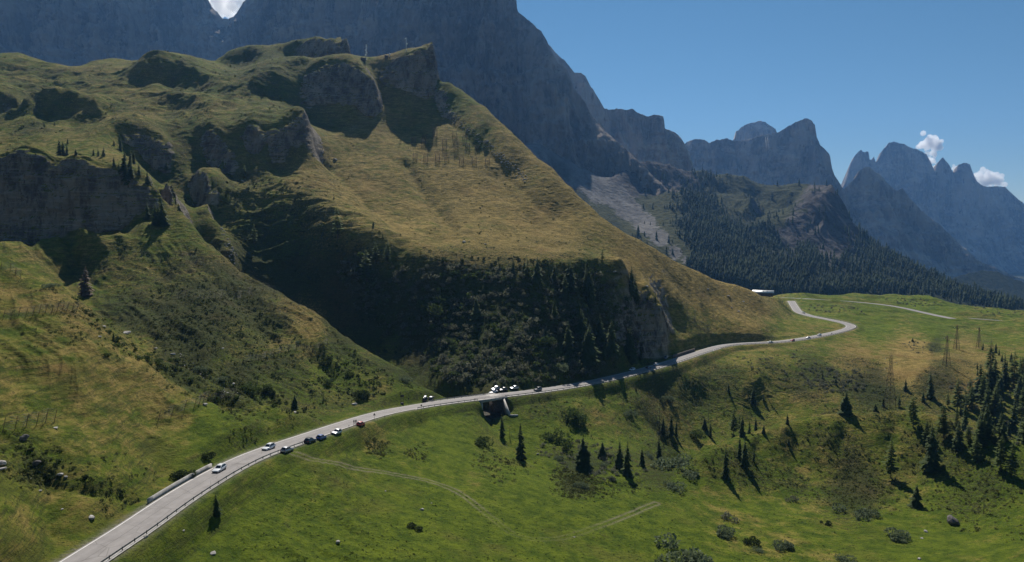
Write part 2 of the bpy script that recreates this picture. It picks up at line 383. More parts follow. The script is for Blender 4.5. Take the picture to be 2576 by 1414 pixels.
# distance to the road
def dist_line(L, X, Y):
    P = np.array([(p[0], p[1], p[2]) for p in L]); best = np.full(X.shape, 1e9); zz = np.zeros(X.shape); par = np.zeros(X.shape); side = np.zeros(X.shape)
    for k in range(len(P) - 1):
        a, b = P[k], P[k + 1]; m = 30
        x0, x1 = min(a[0], b[0]) - m, max(a[0], b[0]) + m; y0, y1 = min(a[1], b[1]) - m, max(a[1], b[1]) + m
        j0 = np.searchsorted(G.y[:, 0], y0); j1 = np.searchsorted(G.y[:, 0], y1)
        if j1 <= j0: continue
        ya = G.y[min(j0, G.nd - 1), 0]; yb = G.y[min(j1, G.nd - 1), 0]
        smin = F * min(x0 / ya, x0 / yb); smax = F * max(x1 / ya, x1 / yb)
        i0 = np.searchsorted(G.s, smin); i1 = np.searchsorted(G.s, smax)
        if i1 <= i0: continue
        sl = (slice(j0, j1), slice(i0, i1))
        dx, dy = b[0] - a[0], b[1] - a[1]; L2 = dx * dx + dy * dy
        t = np.clip(((X[sl] - a[0]) * dx + (Y[sl] - a[1]) * dy) / L2, 0, 1)
        d = np.hypot(X[sl] - a[0] - t * dx, Y[sl] - a[1] - t * dy)
        m_ = d < best[sl]
        best[sl] = np.where(m_, d, best[sl]); zz[sl] = np.where(m_, a[2] + (b[2] - a[2]) * t, zz[sl]); par[sl] = np.where(m_, k + t, par[sl])
        side[sl] = np.where(m_, (X[sl] - a[0]) * dy - (Y[sl] - a[1]) * dx, side[sl])
    return best, zz, par, side
RD, RZ, RP, RSIDE = dist_line(ROAD, G.x, G.y)
def road_index(u, v=None):
    us = [proj(*p)[0] for p in ROAD]
    n = int(np.argmax(us))
    return min(range(n), key=lambda k: abs(us[k] - u))
RIX = road_index
BR0, BR1 = road_index(1197), road_index(1246)

G.refresh()
def carve(pts, w, dep):
    P = [G.hit(u, v) for u, v in pts]; L = resample(catmull([p for p in P if p], 6), 4.0)
    d, _, par, _ = dist_line(L, G.x, G.y); n = len(L)
    G.z[:] = G.z - dep * np.exp(-(d / w) ** 2) * sstep(0, 4, par + .5) * sstep(0, 4, n - par) * sstep(6, 14, RD)
for pts, w_, dep in [([(1014,400),(1050,455),(1092,515),(1140,590)], 6, 4.0), ([(1115,285),(1180,345),(1250,405),(1310,470),(1370,540)], 4, 1.8), ([(800,380),(850,440),(930,520),(1010,590)], 6, 2.5), ([(1240,420),(1300,500),(1370,590)], 6, 2.2),
                     ([(0,1140),(90,1175),(200,1228),(330,1264),(390,1278)], 3.0, 1.2), ([(1262,1096),(1330,1150),(1440,1196),(1550,1222),(1640,1200)], 4, 1.8), ([(1655,1050),(1682,1095),(1700,1135)], 7, 6.0), 
                     ([(285,848),(400,907),(500,953),(620,1006),(740,1042)], 8, 4.5), ([(230,880),(300,950),(340,1020),(380,1100)], 7, 2.8), ([(60,900),(140,1000),(200,1100)], 7, 2.0), ([(560,700),(640,790),(700,880)], 7, 3.0), ([(760,860),(820,920),(880,980)], 6, 2.5), ([(1960,1100),(2040,1170),(2160,1230)], 8, 1.6), ([(2300,880),(2400,905),(2480,930)], 8, 2.0)]: carve(pts, w_, dep)
# small relief
zx, zy = G.slope()
steep = np.hypot(zx, zy)
near = sstep(4.5, 16, RD)
base_z = G.z.copy()
n_big = fbm(G.x / 60, G.y / 60, 3, 21) * 1.6
n_mid = fbm(G.x / 18, G.y / 18, 3, 22)
n_sm = fbm(G.x / 5.5, G.y / 5.5, 3, 23)
n_ti = fbm(G.x / 1.7, G.y / 1.7, 2, 24)
ter = pn((G.x + .5 * G.y) / 9 + 3 * pn(G.x / 30, G.y / 30, 3), base_z / 2.1 + .6 * pn(G.x / 12, G.y / 12, 4), 31)
rug = 0.40 + 0.9 * SHR
ROCKZ0 = sstep(.9, 1.3, steep)
plat = sstep(560, 640, G.y) * (1 - sstep(700, 800, PU)) * (1 - ROCKZ0)
lowhill = sstep(560, 720, G.y) * sstep(1900, 2060, PU) * fbm(G.x / 70, G.y / 45, 3, 25) * 6.5
far = sstep(250, 600, G.y)
dz = n_big * sstep(.12, .4, steep + SHR * .4) * (1 + far) + n_mid * rug * (.55 + .6 * far) + n_sm * rug * (.36 + .25 * far) + n_ti * (.13 + .16 * SHR)
dz += ter * sstep(.25, .5, steep) * (.10 + .22 * SHR) * (1 + .6 * far) * sstep(-.25, .45, fbm(G.x / 35, G.y / 35, 3, 33))
dz += pn((G.x + .6 * G.y) / 5, base_z / 1.3 + 2.2 * pn(G.x / 9, G.y / 9, 35), 36) * .22 * sstep(.25, .5, steep) * (1 + .5 * far)
# rilles running down the big slope and the steep gorge sides
rill = fbm(G.x / 26 + .3 * pn(G.y / 40, G.x / 40, 6), G.y / 150, 3, 41, ridged=True)
dz += (rill - .3) * 2.4 * sstep(.4, .9, steep)
RZONE = smear_seeds([(100,510,80,1),(300,510,80,1),(60,480,60,1),(430,480,40,.8),(200,620,60,.15),(350,380,60,1),(450,400,50,1),(600,360,50,1),(720,340,40,1),(850,220,60,1),(860,320,40,.5),(1020,260,60,1),(1080,180,40,1),(1000,330,40,.4),(880,120,30,.7),(400,230,50,0),(550,200,60,0),(650,180,50,0),(130,260,50,.1),(480,290,40,.1),
     (1630,820,60,1),(1560,740,30,.4),(1720,850,24,.45),(1760,820,40,0),(1720,780,40,0),(1250,800,70,0),(1100,800,70,0),(1450,800,80,.05),(700,650,80,.12),(850,750,80,.05),(600,540,50,.3),(750,550,50,.1),(1690,1120,40,.5),(1500,1000,70,0),(300,1000,80,0),(1000,1200,80,0),(1200,500,90,0),(200,250,70,.2),(2200,1000,70,0)], PU, PV)
RZONE = np.where(RD < 14, np.maximum(RZONE, .0) * .6, RZONE)
ROCK = sstep(.95, 1.5, steep) * RZONE * (1 - sstep(860, 960, G.y))
DISP_R = ROCK
ROCK = np.clip(ROCK + 0.5 * fbm(G.x / 9, base_z / 4, 3, 51) * sstep(.8, 1.2, steep) * RZONE, 0, 1)
led = fbm(G.x / 14, base_z / 3.2, 4, 52) + .6 * fbm(G.x / 60, base_z / 1.6, 2, 53)
dz = dz * (1 - .5 * ROCK) + led * 1.6 * ROCK
dz += lowhill * sstep(10, 40, RD)
bil = np.abs(fbm(G.x / 75, G.y / 75, 4, 26, .55))
dz += plat * ((.22 - bil) * 14) * (1 - sstep(790, 850, G.y))
# ribs and hollows that run down the left spurs, and steep little spurs in the gorge
lft = (1 - sstep(800, 1050, PU)) * (1 - sstep(400, 450, G.y)) * sstep(560, 640, PV)
fl = (G.x * .75 + G.y * .66); fd = (G.x * .66 - G.y * .75)
dz += lft * sstep(8, 40, RD) * (fbm(fl / 17 + .5 * pn(fd / 30, fl / 30, 28), fd / 75, 4, 27, .5, ridged=True) - .25) * 2.6
gor = np.exp(-((PU - 730) / 150) ** 2 - ((PV - 600) / 130) ** 2) * sstep(430, 460, G.y)
dz += gor * (fbm(G.y / 15 + .5 * pn(G.x / 20, G.y / 20, 30), G.x / 60, 4, 29, .5, ridged=True) - .3) * 7.0
dz *= near * .97 + .03
G.z = base_z + dz
# cut and fill for the road; the stream bed stays open below the bridge
span = sstep(BR0 - 1.2, BR0 + .2, RP) * (1 - sstep(BR1 - .2, BR1 + 1.2, RP))
flat = (1 - sstep(5.0, 11.0, RD)) * (1 - span * 1.0)
G.z = G.z * (1 - flat) + (RZ - .10) * flat
bed = span * (1 - sstep(6, 14, RD))
G.z = np.where(bed > 0, np.minimum(G.z, G.z * (1 - bed) + (RZ - 8.2) * bed), G.z)
# broken rock: buttresses, clefts and beds pushed in and out of the steep faces
but = fbm(G.x / 11 + .7 * pn(G.z / 14, G.x / 20, 61), G.z / 34, 4, 62, .6, ridged=True)
bedd = fbm(G.x / 45, G.z / 2.3, 3, 63, .6); blk = np.round(fbm(G.x / 6, G.z / 4.5, 2, 64) * 3) / 3
G.dy = -(but * 4.0 + bedd * 1.6 + blk * 1.3 + fbm(G.x / 30, G.z / 40, 2, 65) * 4.5) * sstep(.25, .8, ROCK) * sstep(6, 12, RD)
VERGE = (1 - sstep(4.2, 6.5, RD)) * (RD < 50)
G.refresh()

# the far road: a levelled bench across the grassy rise
FAR_ROADS = []
for pts in ([(1962,748.5),(2010,751),(2060,753.5),(2120,757),(2180,762),(2240,768),(2280,775),(2320,787),(2360,795),(2398,802)], [(2440,801),(2480,804),(2520,807)]):
    P = [G.hit(u, v) for u, v in pts]
    L = resample(catmull([p for p in P if p], 8), 4.0)
    L = smooth_line(L, 60)
    d, zz, _, _ = dist_line(L, G.x, G.y)
    f = 1 - sstep(5.0, 12.0, d)
    G.z[:] = G.z * (1 - f) + (zz - .1) * f
    FAR_ROADS.append(L)
G.refresh()
# ------------------------------------------------------------------ materials
class NT:
    def __init__(self, name):
        self.m = bpy.data.materials.new(name); self.m.use_nodes = True
        self.t = self.m.node_tree; self.n = self.t.nodes; self.l = self.t.links
        self.b = self.n['Principled BSDF']; self.out = self.n['Material Output']
        self.b.inputs['Roughness'].default_value = .9
        self.b.inputs['Specular IOR Level'].default_value = .2
        self.pos = self.n.new('ShaderNodeNewGeometry').outputs['Position']
    def node(self, typ, **kw):
        nd = self.n.new(typ)
        for k, v in kw.items(): setattr(nd, k, v)
        return nd
    def put(self, sock, val):
        if hasattr(val, 'is_linked') or isinstance(val, bpy.types.NodeSocket): self.l.new(val, sock)
        else:
            if isinstance(val, tuple) and len(val) == 3 and sock.type == 'RGBA': val = (*val, 1)
            sock.default_value = val
    def scale(self, vec, s):
        nd = self.node('ShaderNodeVectorMath', operation='MULTIPLY'); self.put(nd.inputs[0], vec); nd.inputs[1].default_value = s; return nd.outputs[0]
    def noise(self, scale=1.0, detail=3, rough=.55, vec=None, stretch=None, dist=0):
        vec = vec if vec is not None else self.pos
        if stretch: vec = self.scale(vec, stretch)
        nd = self.node('ShaderNodeTexNoise'); self.put(nd.inputs['Vector'], vec)
        nd.inputs['Scale'].default_value = scale; nd.inputs['Detail'].default_value = detail; nd.inputs['Roughness'].default_value = rough
        nd.inputs['Distortion'].default_value = dist
        return nd.outputs['Fac']
    def ramp(self, fac, a, b, va=0.0, vb=1.0):
        nd = self.node('ShaderNodeMapRange'); nd.clamp = True; nd.interpolation_type = 'SMOOTHSTEP'
        self.put(nd.inputs[0], fac); nd.inputs[1].default_value = a; nd.inputs[2].default_value = b; nd.inputs[3].default_value = va; nd.inputs[4].default_value = vb
        return nd.outputs[0]
    def math(self, op, a, b=0.0):
        nd = self.node('ShaderNodeMath', operation=op); self.put(nd.inputs[0], a); self.put(nd.inputs[1], b); return nd.outputs[0]
    def mix(self, fac, a, b, mode='MIX'):
        nd = self.node('ShaderNodeMix', data_type='RGBA', blend_type=mode)
        self.put(nd.inputs[0], fac); self.put(nd.inputs[6], a); self.put(nd.inputs[7], b); return nd.outputs[2]
    def attr(self, name):
        nd = self.node('ShaderNodeAttribute', attribute_name=name); return nd.outputs['Fac']
    def sepz(self):
        nd = self.node('ShaderNodeSeparateXYZ'); self.put(nd.inputs[0], self.pos); return nd.outputs
    def objrand(self):
        return self.node('ShaderNodeObjectInfo').outputs['Random']
    def bump(self, h, strength=.5, dist=.3, prev=None):
        nd = self.node('ShaderNodeBump'); self.put(nd.inputs['Height'], h); nd.inputs['Strength'].default_value = strength; nd.inputs['Distance'].default_value = dist
        if prev is not None: self.put(nd.inputs['Normal'], prev)
        self.put(self.b.inputs['Normal'], nd.outputs[0]); return nd.outputs[0]
    def color(self, c): self.put(self.b.inputs['Base Color'], c)

def plain(name, col, rough=.6, metal=0.0, spec=.4, var=.12, scale=3.0, coat=0):
    k = NT(name)
    n = k.noise(scale, 3)
    k.color(k.mix(k.ramp(n, .3, .7), tuple(c * (1 - var) for c in col), tuple(min(1, c * (1 + var)) for c in col)))
    k.b.inputs['Roughness'].default_value = rough; k.b.inputs['Metallic'].default_value = metal; k.b.inputs['Specular IOR Level'].default_value = spec
    if coat: k.b.inputs['Coat Weight'].default_value = coat; k.b.inputs['Coat Roughness'].default_value = .05
    return k.m

def rock_color(k, base, dark, light, sc=.02, zs=.05):
    s1 = k.noise(1, 5, .6, stretch=(sc, sc, sc * .25))             # vertical streaks
    s2 = k.noise(1, 5, .6, stretch=(sc * .4, sc * .4, zs))          # bedding
    s3 = k.noise(sc * .25, 4)
    s1 = k.noise(1, 9, .72, stretch=(sc, sc, sc * .22)); s2 = k.noise(1, 8, .7, stretch=(sc * .4, sc * .4, zs))
    s4 = k.noise(1, 7, .7, stretch=(sc * 2.2, sc * 2.2, sc * .25))
    c = k.mix(k.ramp(s1, .40, .58), dark, base)
    c = k.mix(k.ramp(s2, .50, .66, 0, .6), c, light)
    c = k.mix(k.ramp(s3, .52, .70, 0, .6), c, light)
    c = k.mix(k.ramp(s4, .58, .66, 0, .75), c, tuple(x * .55 for x in dark))
    return c, s1, s2

# ---- alpine ground
k = NT('alpine_ground')
dry, shr, rock, verge = k.attr('dry'), k.attr('shrub'), k.attr('rock'), k.attr('verge')
n_patch = k.noise(.030, 6, .65); n_med = k.noise(.16, 9, .74); n_fine = k.noise(.9, 6, .72); n_vf = k.noise(3.5, 5, .7)
streak = k.noise(1, 8, .72, stretch=(.20, .20, 1.0)); streak2 = k.noise(1, 6, .7, stretch=(.09, .09, .5))
tex = k.math('ADD', k.math('MULTIPLY', n_med, .5), k.math('MULTIPLY', streak, .5))
green = k.mix(k.ramp(tex, .40, .60), (.044, .078, .005), (.128, .166, .011))
green = k.mix(k.ramp(n_patch, .52, .68, 0, .6), green, (.135, .125, .026))
tan = k.mix(k.ramp(tex, .40, .60), (.140, .106, .026), (.355, .252, .078))
tan = k.mix(k.ramp(n_patch, .52, .70, 0, .55), tan, (.235, .140, .045))
dfac = k.ramp(k.math('ADD', dry, k.math('MULTIPLY', k.math('SUBTRACT', k.math('ADD', n_med, streak2), 1.0), 1.1)), .25, .85)
c = k.mix(dfac, green, tan)
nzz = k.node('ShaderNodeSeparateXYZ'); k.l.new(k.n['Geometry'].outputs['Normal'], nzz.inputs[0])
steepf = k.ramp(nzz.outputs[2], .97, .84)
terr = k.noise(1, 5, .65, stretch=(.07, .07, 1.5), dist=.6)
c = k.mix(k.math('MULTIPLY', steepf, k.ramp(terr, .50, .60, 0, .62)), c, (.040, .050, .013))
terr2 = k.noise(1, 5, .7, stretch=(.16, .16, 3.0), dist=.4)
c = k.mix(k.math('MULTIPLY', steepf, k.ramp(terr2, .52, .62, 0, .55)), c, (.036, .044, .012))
scol = k.mix(k.ramp(n_fine, .35, .65), (.016, .025, .007), (.054, .068, .019))
scol = k.mix(k.ramp(n_patch, .45, .62, 0, .4), scol, (.075, .052, .026))
sfac = k.ramp(k.math('ADD', shr, k.math('MULTIPLY', k.math('SUBTRACT', k.math('ADD', tex, n_fine), 1.0), 1.7)), .36, .66)
c = k.mix(k.math('MULTIPLY', sfac, .94), c, scol)
# small dark rushes and dock leaves dotted through the grass
spk = k.noise(1.5, 3, .6)
c = k.mix(k.ramp(spk, .58, .66, 0, .75), c, (.018, .030, .008))
c = k.mix(k.ramp(n_vf, .52, .72, 0, .5), c, (.19, .175, .06))
rc, r1, r2 = rock_color(k, (.275, .240, .195), (.105, .094, .084), (.400, .355, .300), .13, .75)
crk = k.noise(1, 6, .7, stretch=(.5, .5, .12))
rc = k.mix(k.ramp(crk, .58, .68, 0, .8), rc, (.045, .040, .038))
nz = k.node('ShaderNodeSeparateXYZ'); k.l.new(k.n['Geometry'].outputs['Normal'], nz.inputs[0])
rock = k.math('MULTIPLY', rock, k.ramp(k.math('ADD', nz.outputs[2], k.math('MULTIPLY', k.math('SUBTRACT', n_med, .5), .5)), .80, .62))
c = k.mix(k.ramp(rock, .3, .5), c, rc)
c = k.mix(k.math('MULTIPLY', verge, k.ramp(n_fine, .32, .62, .1, .8)), c, (.23, .21, .18))
trk = k.attr('track')
c = k.mix(k.math('MULTIPLY', trk, k.ramp(n_fine, .3, .62, .2, .9)), c, (.24, .21, .14))
bedn = k.attr('bed')
c = k.mix(bedn, c, k.mix(k.ramp(n_fine, .4, .6), (.05, .046, .042), (.13, .12, .105)))
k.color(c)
h = k.math('ADD', k.math('MULTIPLY', tex, 1.6), k.math('ADD', k.math('MULTIPLY', n_fine, .9), k.math('MULTIPLY', n_vf, .3)))
h = k.math('ADD', h, k.math('MULTIPLY', r2, k.math('MULTIPLY', rock, 2.0)))
k.bump(h, 1.0, 1.0)
k.b.inputs['Roughness'].default_value = 1; k.b.inputs['Specular IOR Level'].default_value = .08
k.put(k.b.inputs['Sheen Weight'], k.math('MULTIPLY', k.math('SUBTRACT', 1.0, k.math('MAXIMUM', rock, k.math('MULTIPLY', sfac, .8))), .08))
k.b.inputs['Sheen Roughness'].default_value = .55; k.put(k.b.inputs['Sheen Tint'], k.mix(dfac, (.42, .55, .08), (.80, .60, .25)))
M_GROUND = k.m

# ---- dolomite walls
def wall_mat(name, base, dark, light, sc, zs, scree=None, grass=None):
    k = NT(name)
    c, s1, s2 = rock_color(k, base, dark, light, sc, zs)
    if scree:
        c = k.mix(k.ramp(k.attr('scree'), .35, .7), c, k.mix(k.ramp(k.noise(sc * 2, 5), .3, .7), tuple(x * .8 for x in scree), scree))
    if grass:
        c = k.mix(k.ramp(k.math('ADD', k.attr('grass'), k.math('SUBTRACT', k.noise(sc * 2, 5), .5)), .35, .6), c, grass)
    k.color(c)
    k.bump(k.math('ADD', s1, k.math('MULTIPLY', s2, .6)), 1.0, 30)
    k.b.inputs['Roughness'].default_value = 1; k.b.inputs['Specular IOR Level'].default_value = .05
    return k.m
M_WALL = wall_mat('dolomite_rock', (.290, .245, .210), (.130, .115, .105), (.480, .400, .330), .018, .012, (.36, .34, .31))
M_WALL2 = wall_mat('grey_dolomite_rock', (.370, .315, .270), (.160, .142, .128), (.600, .510, .430), .012, .010, (.36, .34, .31))

# ---- forested ridge ground
k = NT('ridge_ground')
n1 = k.noise(.02, 5, .6); n2 = k.noise(.09, 4, .6)
gr = k.mix(k.ramp(n2, .3, .7), (.028, .036, .012), (.066, .066, .028))
rc, r1, r2 = rock_color(k, (.085, .076, .07), (.042, .04, .04), (.15, .135, .125), .03, .05)
c = k.mix(k.ramp(k.math('ADD', k.attr('rock'), k.math('SUBTRACT', n1, .5)), .4, .6), gr, rc)
sc_ = k.mix(k.ramp(k.noise(1, 4, .6, stretch=(.05, .02, .02)), .3, .7), (.10, .095, .090), (.185, .177, .166))
c = k.mix(k.ramp(k.math('ADD', k.attr('scree'), k.math('MULTIPLY', k.math('SUBTRACT', n2, .5), 1.0)), .4, .6), c, sc_)
c = k.mix(k.attr('wood'), c, (.018, .026, .014))
k.color(c); k.bump(k.math('ADD', n2, r1), .8, 6)
k.b.inputs['Roughness'].default_value = 1; k.b.inputs['Specular IOR Level'].default_value = .05
M_RIDGE = k.m

# ---- foliage: colour per thing, leaf to leaf variation, light passing through leaves
def leaf_mat(name, a, b, trans=.25, sc=.9):
    k = NT(name)
    r = k.objrand()
    n = k.noise(sc, 2)
    c = k.mix(k.ramp(n, .3, .7), a, b)
    c = k.mix(k.math('MULTIPLY', r, .5), c, tuple(x * 1.25 + .004 for x in b))
    k.color(c); k.b.inputs['Roughness'].default_value = .8; k.b.inputs['Specular IOR Level'].default_value = .1
    tr = k.node('ShaderNodeBsdfTranslucent'); k.put(tr.inputs['Color'], k.mix(.5, c, tuple(min(1, x * 1.6) for x in b)))
    mx = k.node('ShaderNodeMixShader'); mx.inputs[0].default_value = trans
    k.l.new(k.b.outputs[0], mx.inputs[1]); k.l.new(tr.outputs[0], mx.inputs[2]); k.l.new(mx.outputs[0], k.out.inputs['Surface'])
    return k.m
M_SPRUCE = leaf_mat('spruce_needles', (.026, .044, .014), (.066, .092, .030), .32)
M_LARCH = leaf_mat('larch_needles', (.055, .080, .024), (.110, .145, .042), .45)
M_WILLOW = leaf_mat('willow_leaves', (.075, .100, .055), (.135, .165, .090), .25)
M_ALDER = leaf_mat('alder_leaves', (.032, .050, .014), (.075, .105, .028), .25)
M_DARKBUSH = leaf_mat('dark_bush_leaves', (.022, .034, .010), (.050, .070, .020), .2)
M_GREYBUSH = leaf_mat('thicket_leaves', (.055, .062, .036), (.150, .155, .105), .3)
M_BROWN = leaf_mat('dead_needles', (.070, .050, .034), (.115, .085, .060), .1)
M_TUFT = leaf_mat('heath_tufts', (.040, .055, .013), (.105, .115, .035), .25, .15)
M_FOREST = leaf_mat('far_needles', (.020, .034, .015), (.060, .082, .034), .3, .03)
M_BARK = plain('bark', (.085, .065, .050), .95, 0, .1, .3, 2)
# ---- built things
k = NT('asphalt')
n1 = k.noise(.35, 4); n2 = k.noise(9, 3); n3 = k.noise(1, 3, stretch=(.05, .6, 1))
c = k.mix(k.ramp(n1, .3, .7), (.235, .218, .208), (.285, .265, .252))
c = k.mix(k.ramp(n2, .4, .7, 0, .3), c, (.20, .185, .175))
wear = k.attr('across')                                     # wheel tracks and the mended seam down the middle
c = k.mix(k.ramp(k.math('ABSOLUTE', k.math('SUBTRACT', k.math('ABSOLUTE', wear), .42)), .16, .02, 0, .22), c, (.33, .31, .295))
seam = k.math('ADD', wear, k.math('MULTIPLY', k.math('SUBTRACT', n1, .5), .12))
c = k.mix(k.ramp(k.math('ABSOLUTE', seam), .030, .008, 0, .55), c, (.10, .095, .09))
vor = k.node('ShaderNodeTexVoronoi', feature='DISTANCE_TO_EDGE'); k.put(vor.inputs['Vector'], k.pos); vor.inputs['Scale'].default_value = .13
c = k.mix(k.ramp(vor.outputs['Distance'], .012, .004, 0, .45), c, (.11, .10, .095))
k.color(c); k.b.inputs['Roughness'].default_value = .85; k.bump(n2, .3, .02)
M_ASPHALT = k.m
M_LINE = plain('road_paint', (.66, .64, .60), .7, 0, .3, .12, 1.2)
M_STEEL = plain('galvanised_steel', (.20, .205, .21), .55, .55, .5, .2, 1.0)
M_DARKSTEEL = plain('weathered_steel', (.075, .07, .068), .7, .4, .4, .25, 1.0)
M_RUST = plain('rusty_steel', (.10, .065, .045), .8, .2, .3, .3, 1.0)
M_CONC = plain('weathered_concrete', (.36, .345, .32), .9, 0, .2, .22, .9)
M_STONE = plain('boulder_stone', (.36, .34, .315), .95, 0, .15, .3, 1.1)
M_DSTONE = plain('dark_boulder_stone', (.12, .11, .105), .95, 0, .15, .3, 1.1)
M_BRICK = plain('stone_masonry', (.11, .095, .085), .95, 0, .15, .35, 1.5)
M_TIN = plain('sheet_metal_roof', (.62, .62, .60), .45, .2, .4, .08, .6)
M_WOOD = plain('dark_timber', (.075, .055, .042), .85, 0, .2, .3, 1.2)
M_WIRE = plain('steel_net', (.10, .10, .105), .6, .5, .4, .1, 1)
M_WHITE = plain('white_enamel', (.78, .78, .77), .4, 0, .4, .04)
M_RED = plain('red_enamel', (.50, .03, .025), .45, 0, .4, .05)
M_BLACK = plain('black_rubber', (.018, .018, .019), .8, 0, .2, .1)
M_WATER = plain('stream_foam', (.70, .74, .76), .35, 0, .4, .12, 2)
# ------------------------------------------------------------------ ground object
def track_mask():
    T1 = [(735,1140),(800,1157),(870,1172),(940,1184),(1010,1196),(1080,1210),(1140,1232),(1190,1265),(1240,1305),(1285,1340),(1330,1355),(1390,1355),(1460,1340),(1530,1315),(1600,1288),(1660,1262)]
    pts = [G.hit(u, v) for u, v in T1]; L = resample(catmull(pts, 6), 3.0)
    d, _, par, _ = dist_line(L, G.x, G.y)
    fade = .25 + .75 * sstep(.25, .6, fbm(par / 22, par * 0, 2, 77) * .5 + .5)
    rut = np.exp(-((d - .95) / .45) ** 2)
    return rut * fade * (d < 4)
TRACK = track_mask()
BED = np.clip(bed, 0, 1)
# stony stream bed up the gorge
gp = [G.hit(u, v) for u, v in [(588,640),(575,610),(552,578)]]
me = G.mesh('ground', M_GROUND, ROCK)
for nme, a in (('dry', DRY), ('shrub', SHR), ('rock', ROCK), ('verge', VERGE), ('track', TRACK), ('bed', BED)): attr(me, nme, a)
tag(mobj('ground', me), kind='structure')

# ------------------------------------------------------------------ road
def ribbon(L, offs, lift, name, mat, i0=0, i1=None, skirt=None):
    i1 = len(L) - 1 if i1 is None else i1
    V = []; A = []; nrm = []
    for k in range(i0, i1 + 1):
        a, b = L[max(k - 1, 0)], L[min(k + 1, len(L) - 1)]
        t = (b - a); n = Vector((t.y, -t.x, 0)).normalized()
        for o in offs:
            V.append(L[k] + n * o + Vector((0, 0, lift))); A.append(o)
    m = len(offs); Q = []
    for k in range(i1 - i0):
        for j in range(m - 1):
            q = k * m + j; Q.append((q, q + m, q + m + 1, q + 1))
    me = np_mesh(name, [tuple(v) for v in V], Q, mat)
    return me, A
me, A = ribbon(ROAD, [-4.0, -3.0, -2, -1, 0, 1, 2, 3, 4.0], 0.06, 'road', M_ASPHALT)
attr(me, 'across', np.array(A) / 4.0)
tag(mobj('road', me), kind='structure')
for s in (-1, 1):
    me, A = ribbon(ROAD, [s * 3.55 - .11, s * 3.55 + .11] , 0.066, 'road_marking', M_LINE)
    tag(mobj('road_marking', me), kind='structure')
for L in FAR_ROADS:
    me, A = ribbon(L, [-4.2, -2, 0, 2, 4.2], .10, 'road', M_ASPHALT); attr(me, 'across', np.array(A) / 4.2)
    tag(mobj('road', me), kind='structure')

for (i0, i1, off) in ((0, RIX(745), 1), (RIX(1020), RIX(1800), 1), (RIX(1090), RIX(1232), -1)):
    me, A = ribbon(ROAD, [off * 4.02, off * 4.45, off * 4.85] if off > 0 else [-4.85, -4.45, -4.02], .10, 'kerb', M_CONC, i0, i1)
    tag(mobj('kerb', me), kind='structure')

# ------------------------------------------------------------------ mountains
def lerp_list(L, U):
    L = sorted(L); return np.interp(U, [p[0] for p in L], [p[1] for p in L])
def wall(name, crest, D, foot, slopes, relief, seed, mat, du=3.0, nv=130, scree=None, grass=None, jag=3.0, back=.9, rib=170.0):
    u0, u1 = crest[0][0], crest[-1][0]
    U = np.arange(u0, u1 + .1, du); nu = len(U)
    cv = np.interp(U, [p[0] for p in crest], [p[1] for p in crest])
    jg = fbm(U / 24, U * 0 + seed, 5, seed, .68) * jag * 1.5
    cv = cv + jg
    d = lerp_list(D, U); fv = lerp_list(foot, U)
    a, w = ray(U, cv); _, wf = ray(U, fv)
    X = a * d; zc = w * d; zf = wf * d * .85
    H = np.maximum(zc - zf, 40)
    q = np.linspace(0, 1, nv) ** 1.1
    sl = np.interp(q, [s[0] for s in slopes], [s[1] for s in slopes])
    cot = 1 / np.tan(np.radians(sl))
    off = np.concatenate([[0], np.cumsum((cot[1:] + cot[:-1]) / 2 * np.diff(q))])
    hh = q[:, None] * H[None]
    Z = zc[None] - hh
    XX = np.repeat(X[None], nv, 0)
    wx = XX + 60 * fbm(XX / 300, Z / 300, 2, seed + 5)
    ribs = fbm(wx / rib, Z / (rib * 5), 5, seed + 1, .55, ridged=True)
    lumps = fbm(XX / 260, Z / 420, 4, seed + 2, .55)
    fine = fbm(XX / 22, Z / 60, 4, seed + 3, .6)
    ledge = fbm(XX / 400, Z / 38, 4, seed + 4, .6)
    env = np.interp(q, [0, .05, .25, 1], [.12, .4, 1, 1])[:, None]
    soft = np.interp(sl, [36, 55], [.22, 1])[:, None]
    cleft = -np.abs(pn(wx / (rib * .55), Z / (rib * 6), seed + 12)) 
    cleft = np.maximum(cleft, -.12) / .12      # narrow vertical clefts
    rel = (ribs * .9 + lumps * 1.1 + ledge * .34 + cleft * .22) * relief + fine * relief * .40
    # spurs and notches of the crest carry on down the face
    Y = d[None] - off[:, None] * H[None] - rel * env * soft
    rows = [np.stack([XX, Y, Z], -1)]
    bk = []
    for kk, (f, dz) in enumerate([(.06, .03), (.2, .16), (.45, .5), (.9, 1.0)]):
        bk.append(np.stack([X, d + f * H * back + 4, zc - dz * H], -1)[None])
    V = np.concatenate([np.concatenate(bk[::-1], 0), rows[0]], 0)
    R = V.shape[0]
    idx = np.arange(R * nu).reshape(R, nu)
    Q = np.stack([idx[:-1, :-1], idx[1:, :-1], idx[1:, 1:], idx[:-1, 1:]], -1).reshape(-1, 4)
    me = np_mesh(name, V.reshape(-1, 3), Q, mat, smooth=False)
    sc = np.zeros((R, nu))
    if scree: sc[4:] = np.clip(np.interp(q, [p[0] for p in scree], [p[1] for p in scree])[:, None] + .5 * fbm(XX / 60, Z / 260, 4, seed + 9), 0, 1)
    attr(me, 'scree', sc); attr(me, 'grass', np.zeros((R, nu)))
    o = mobj(name, me); return tag(o, kind='structure')
STEEP = [(0, 78), (.55, 74), (.75, 60), (.9, 40), (1, 36)]
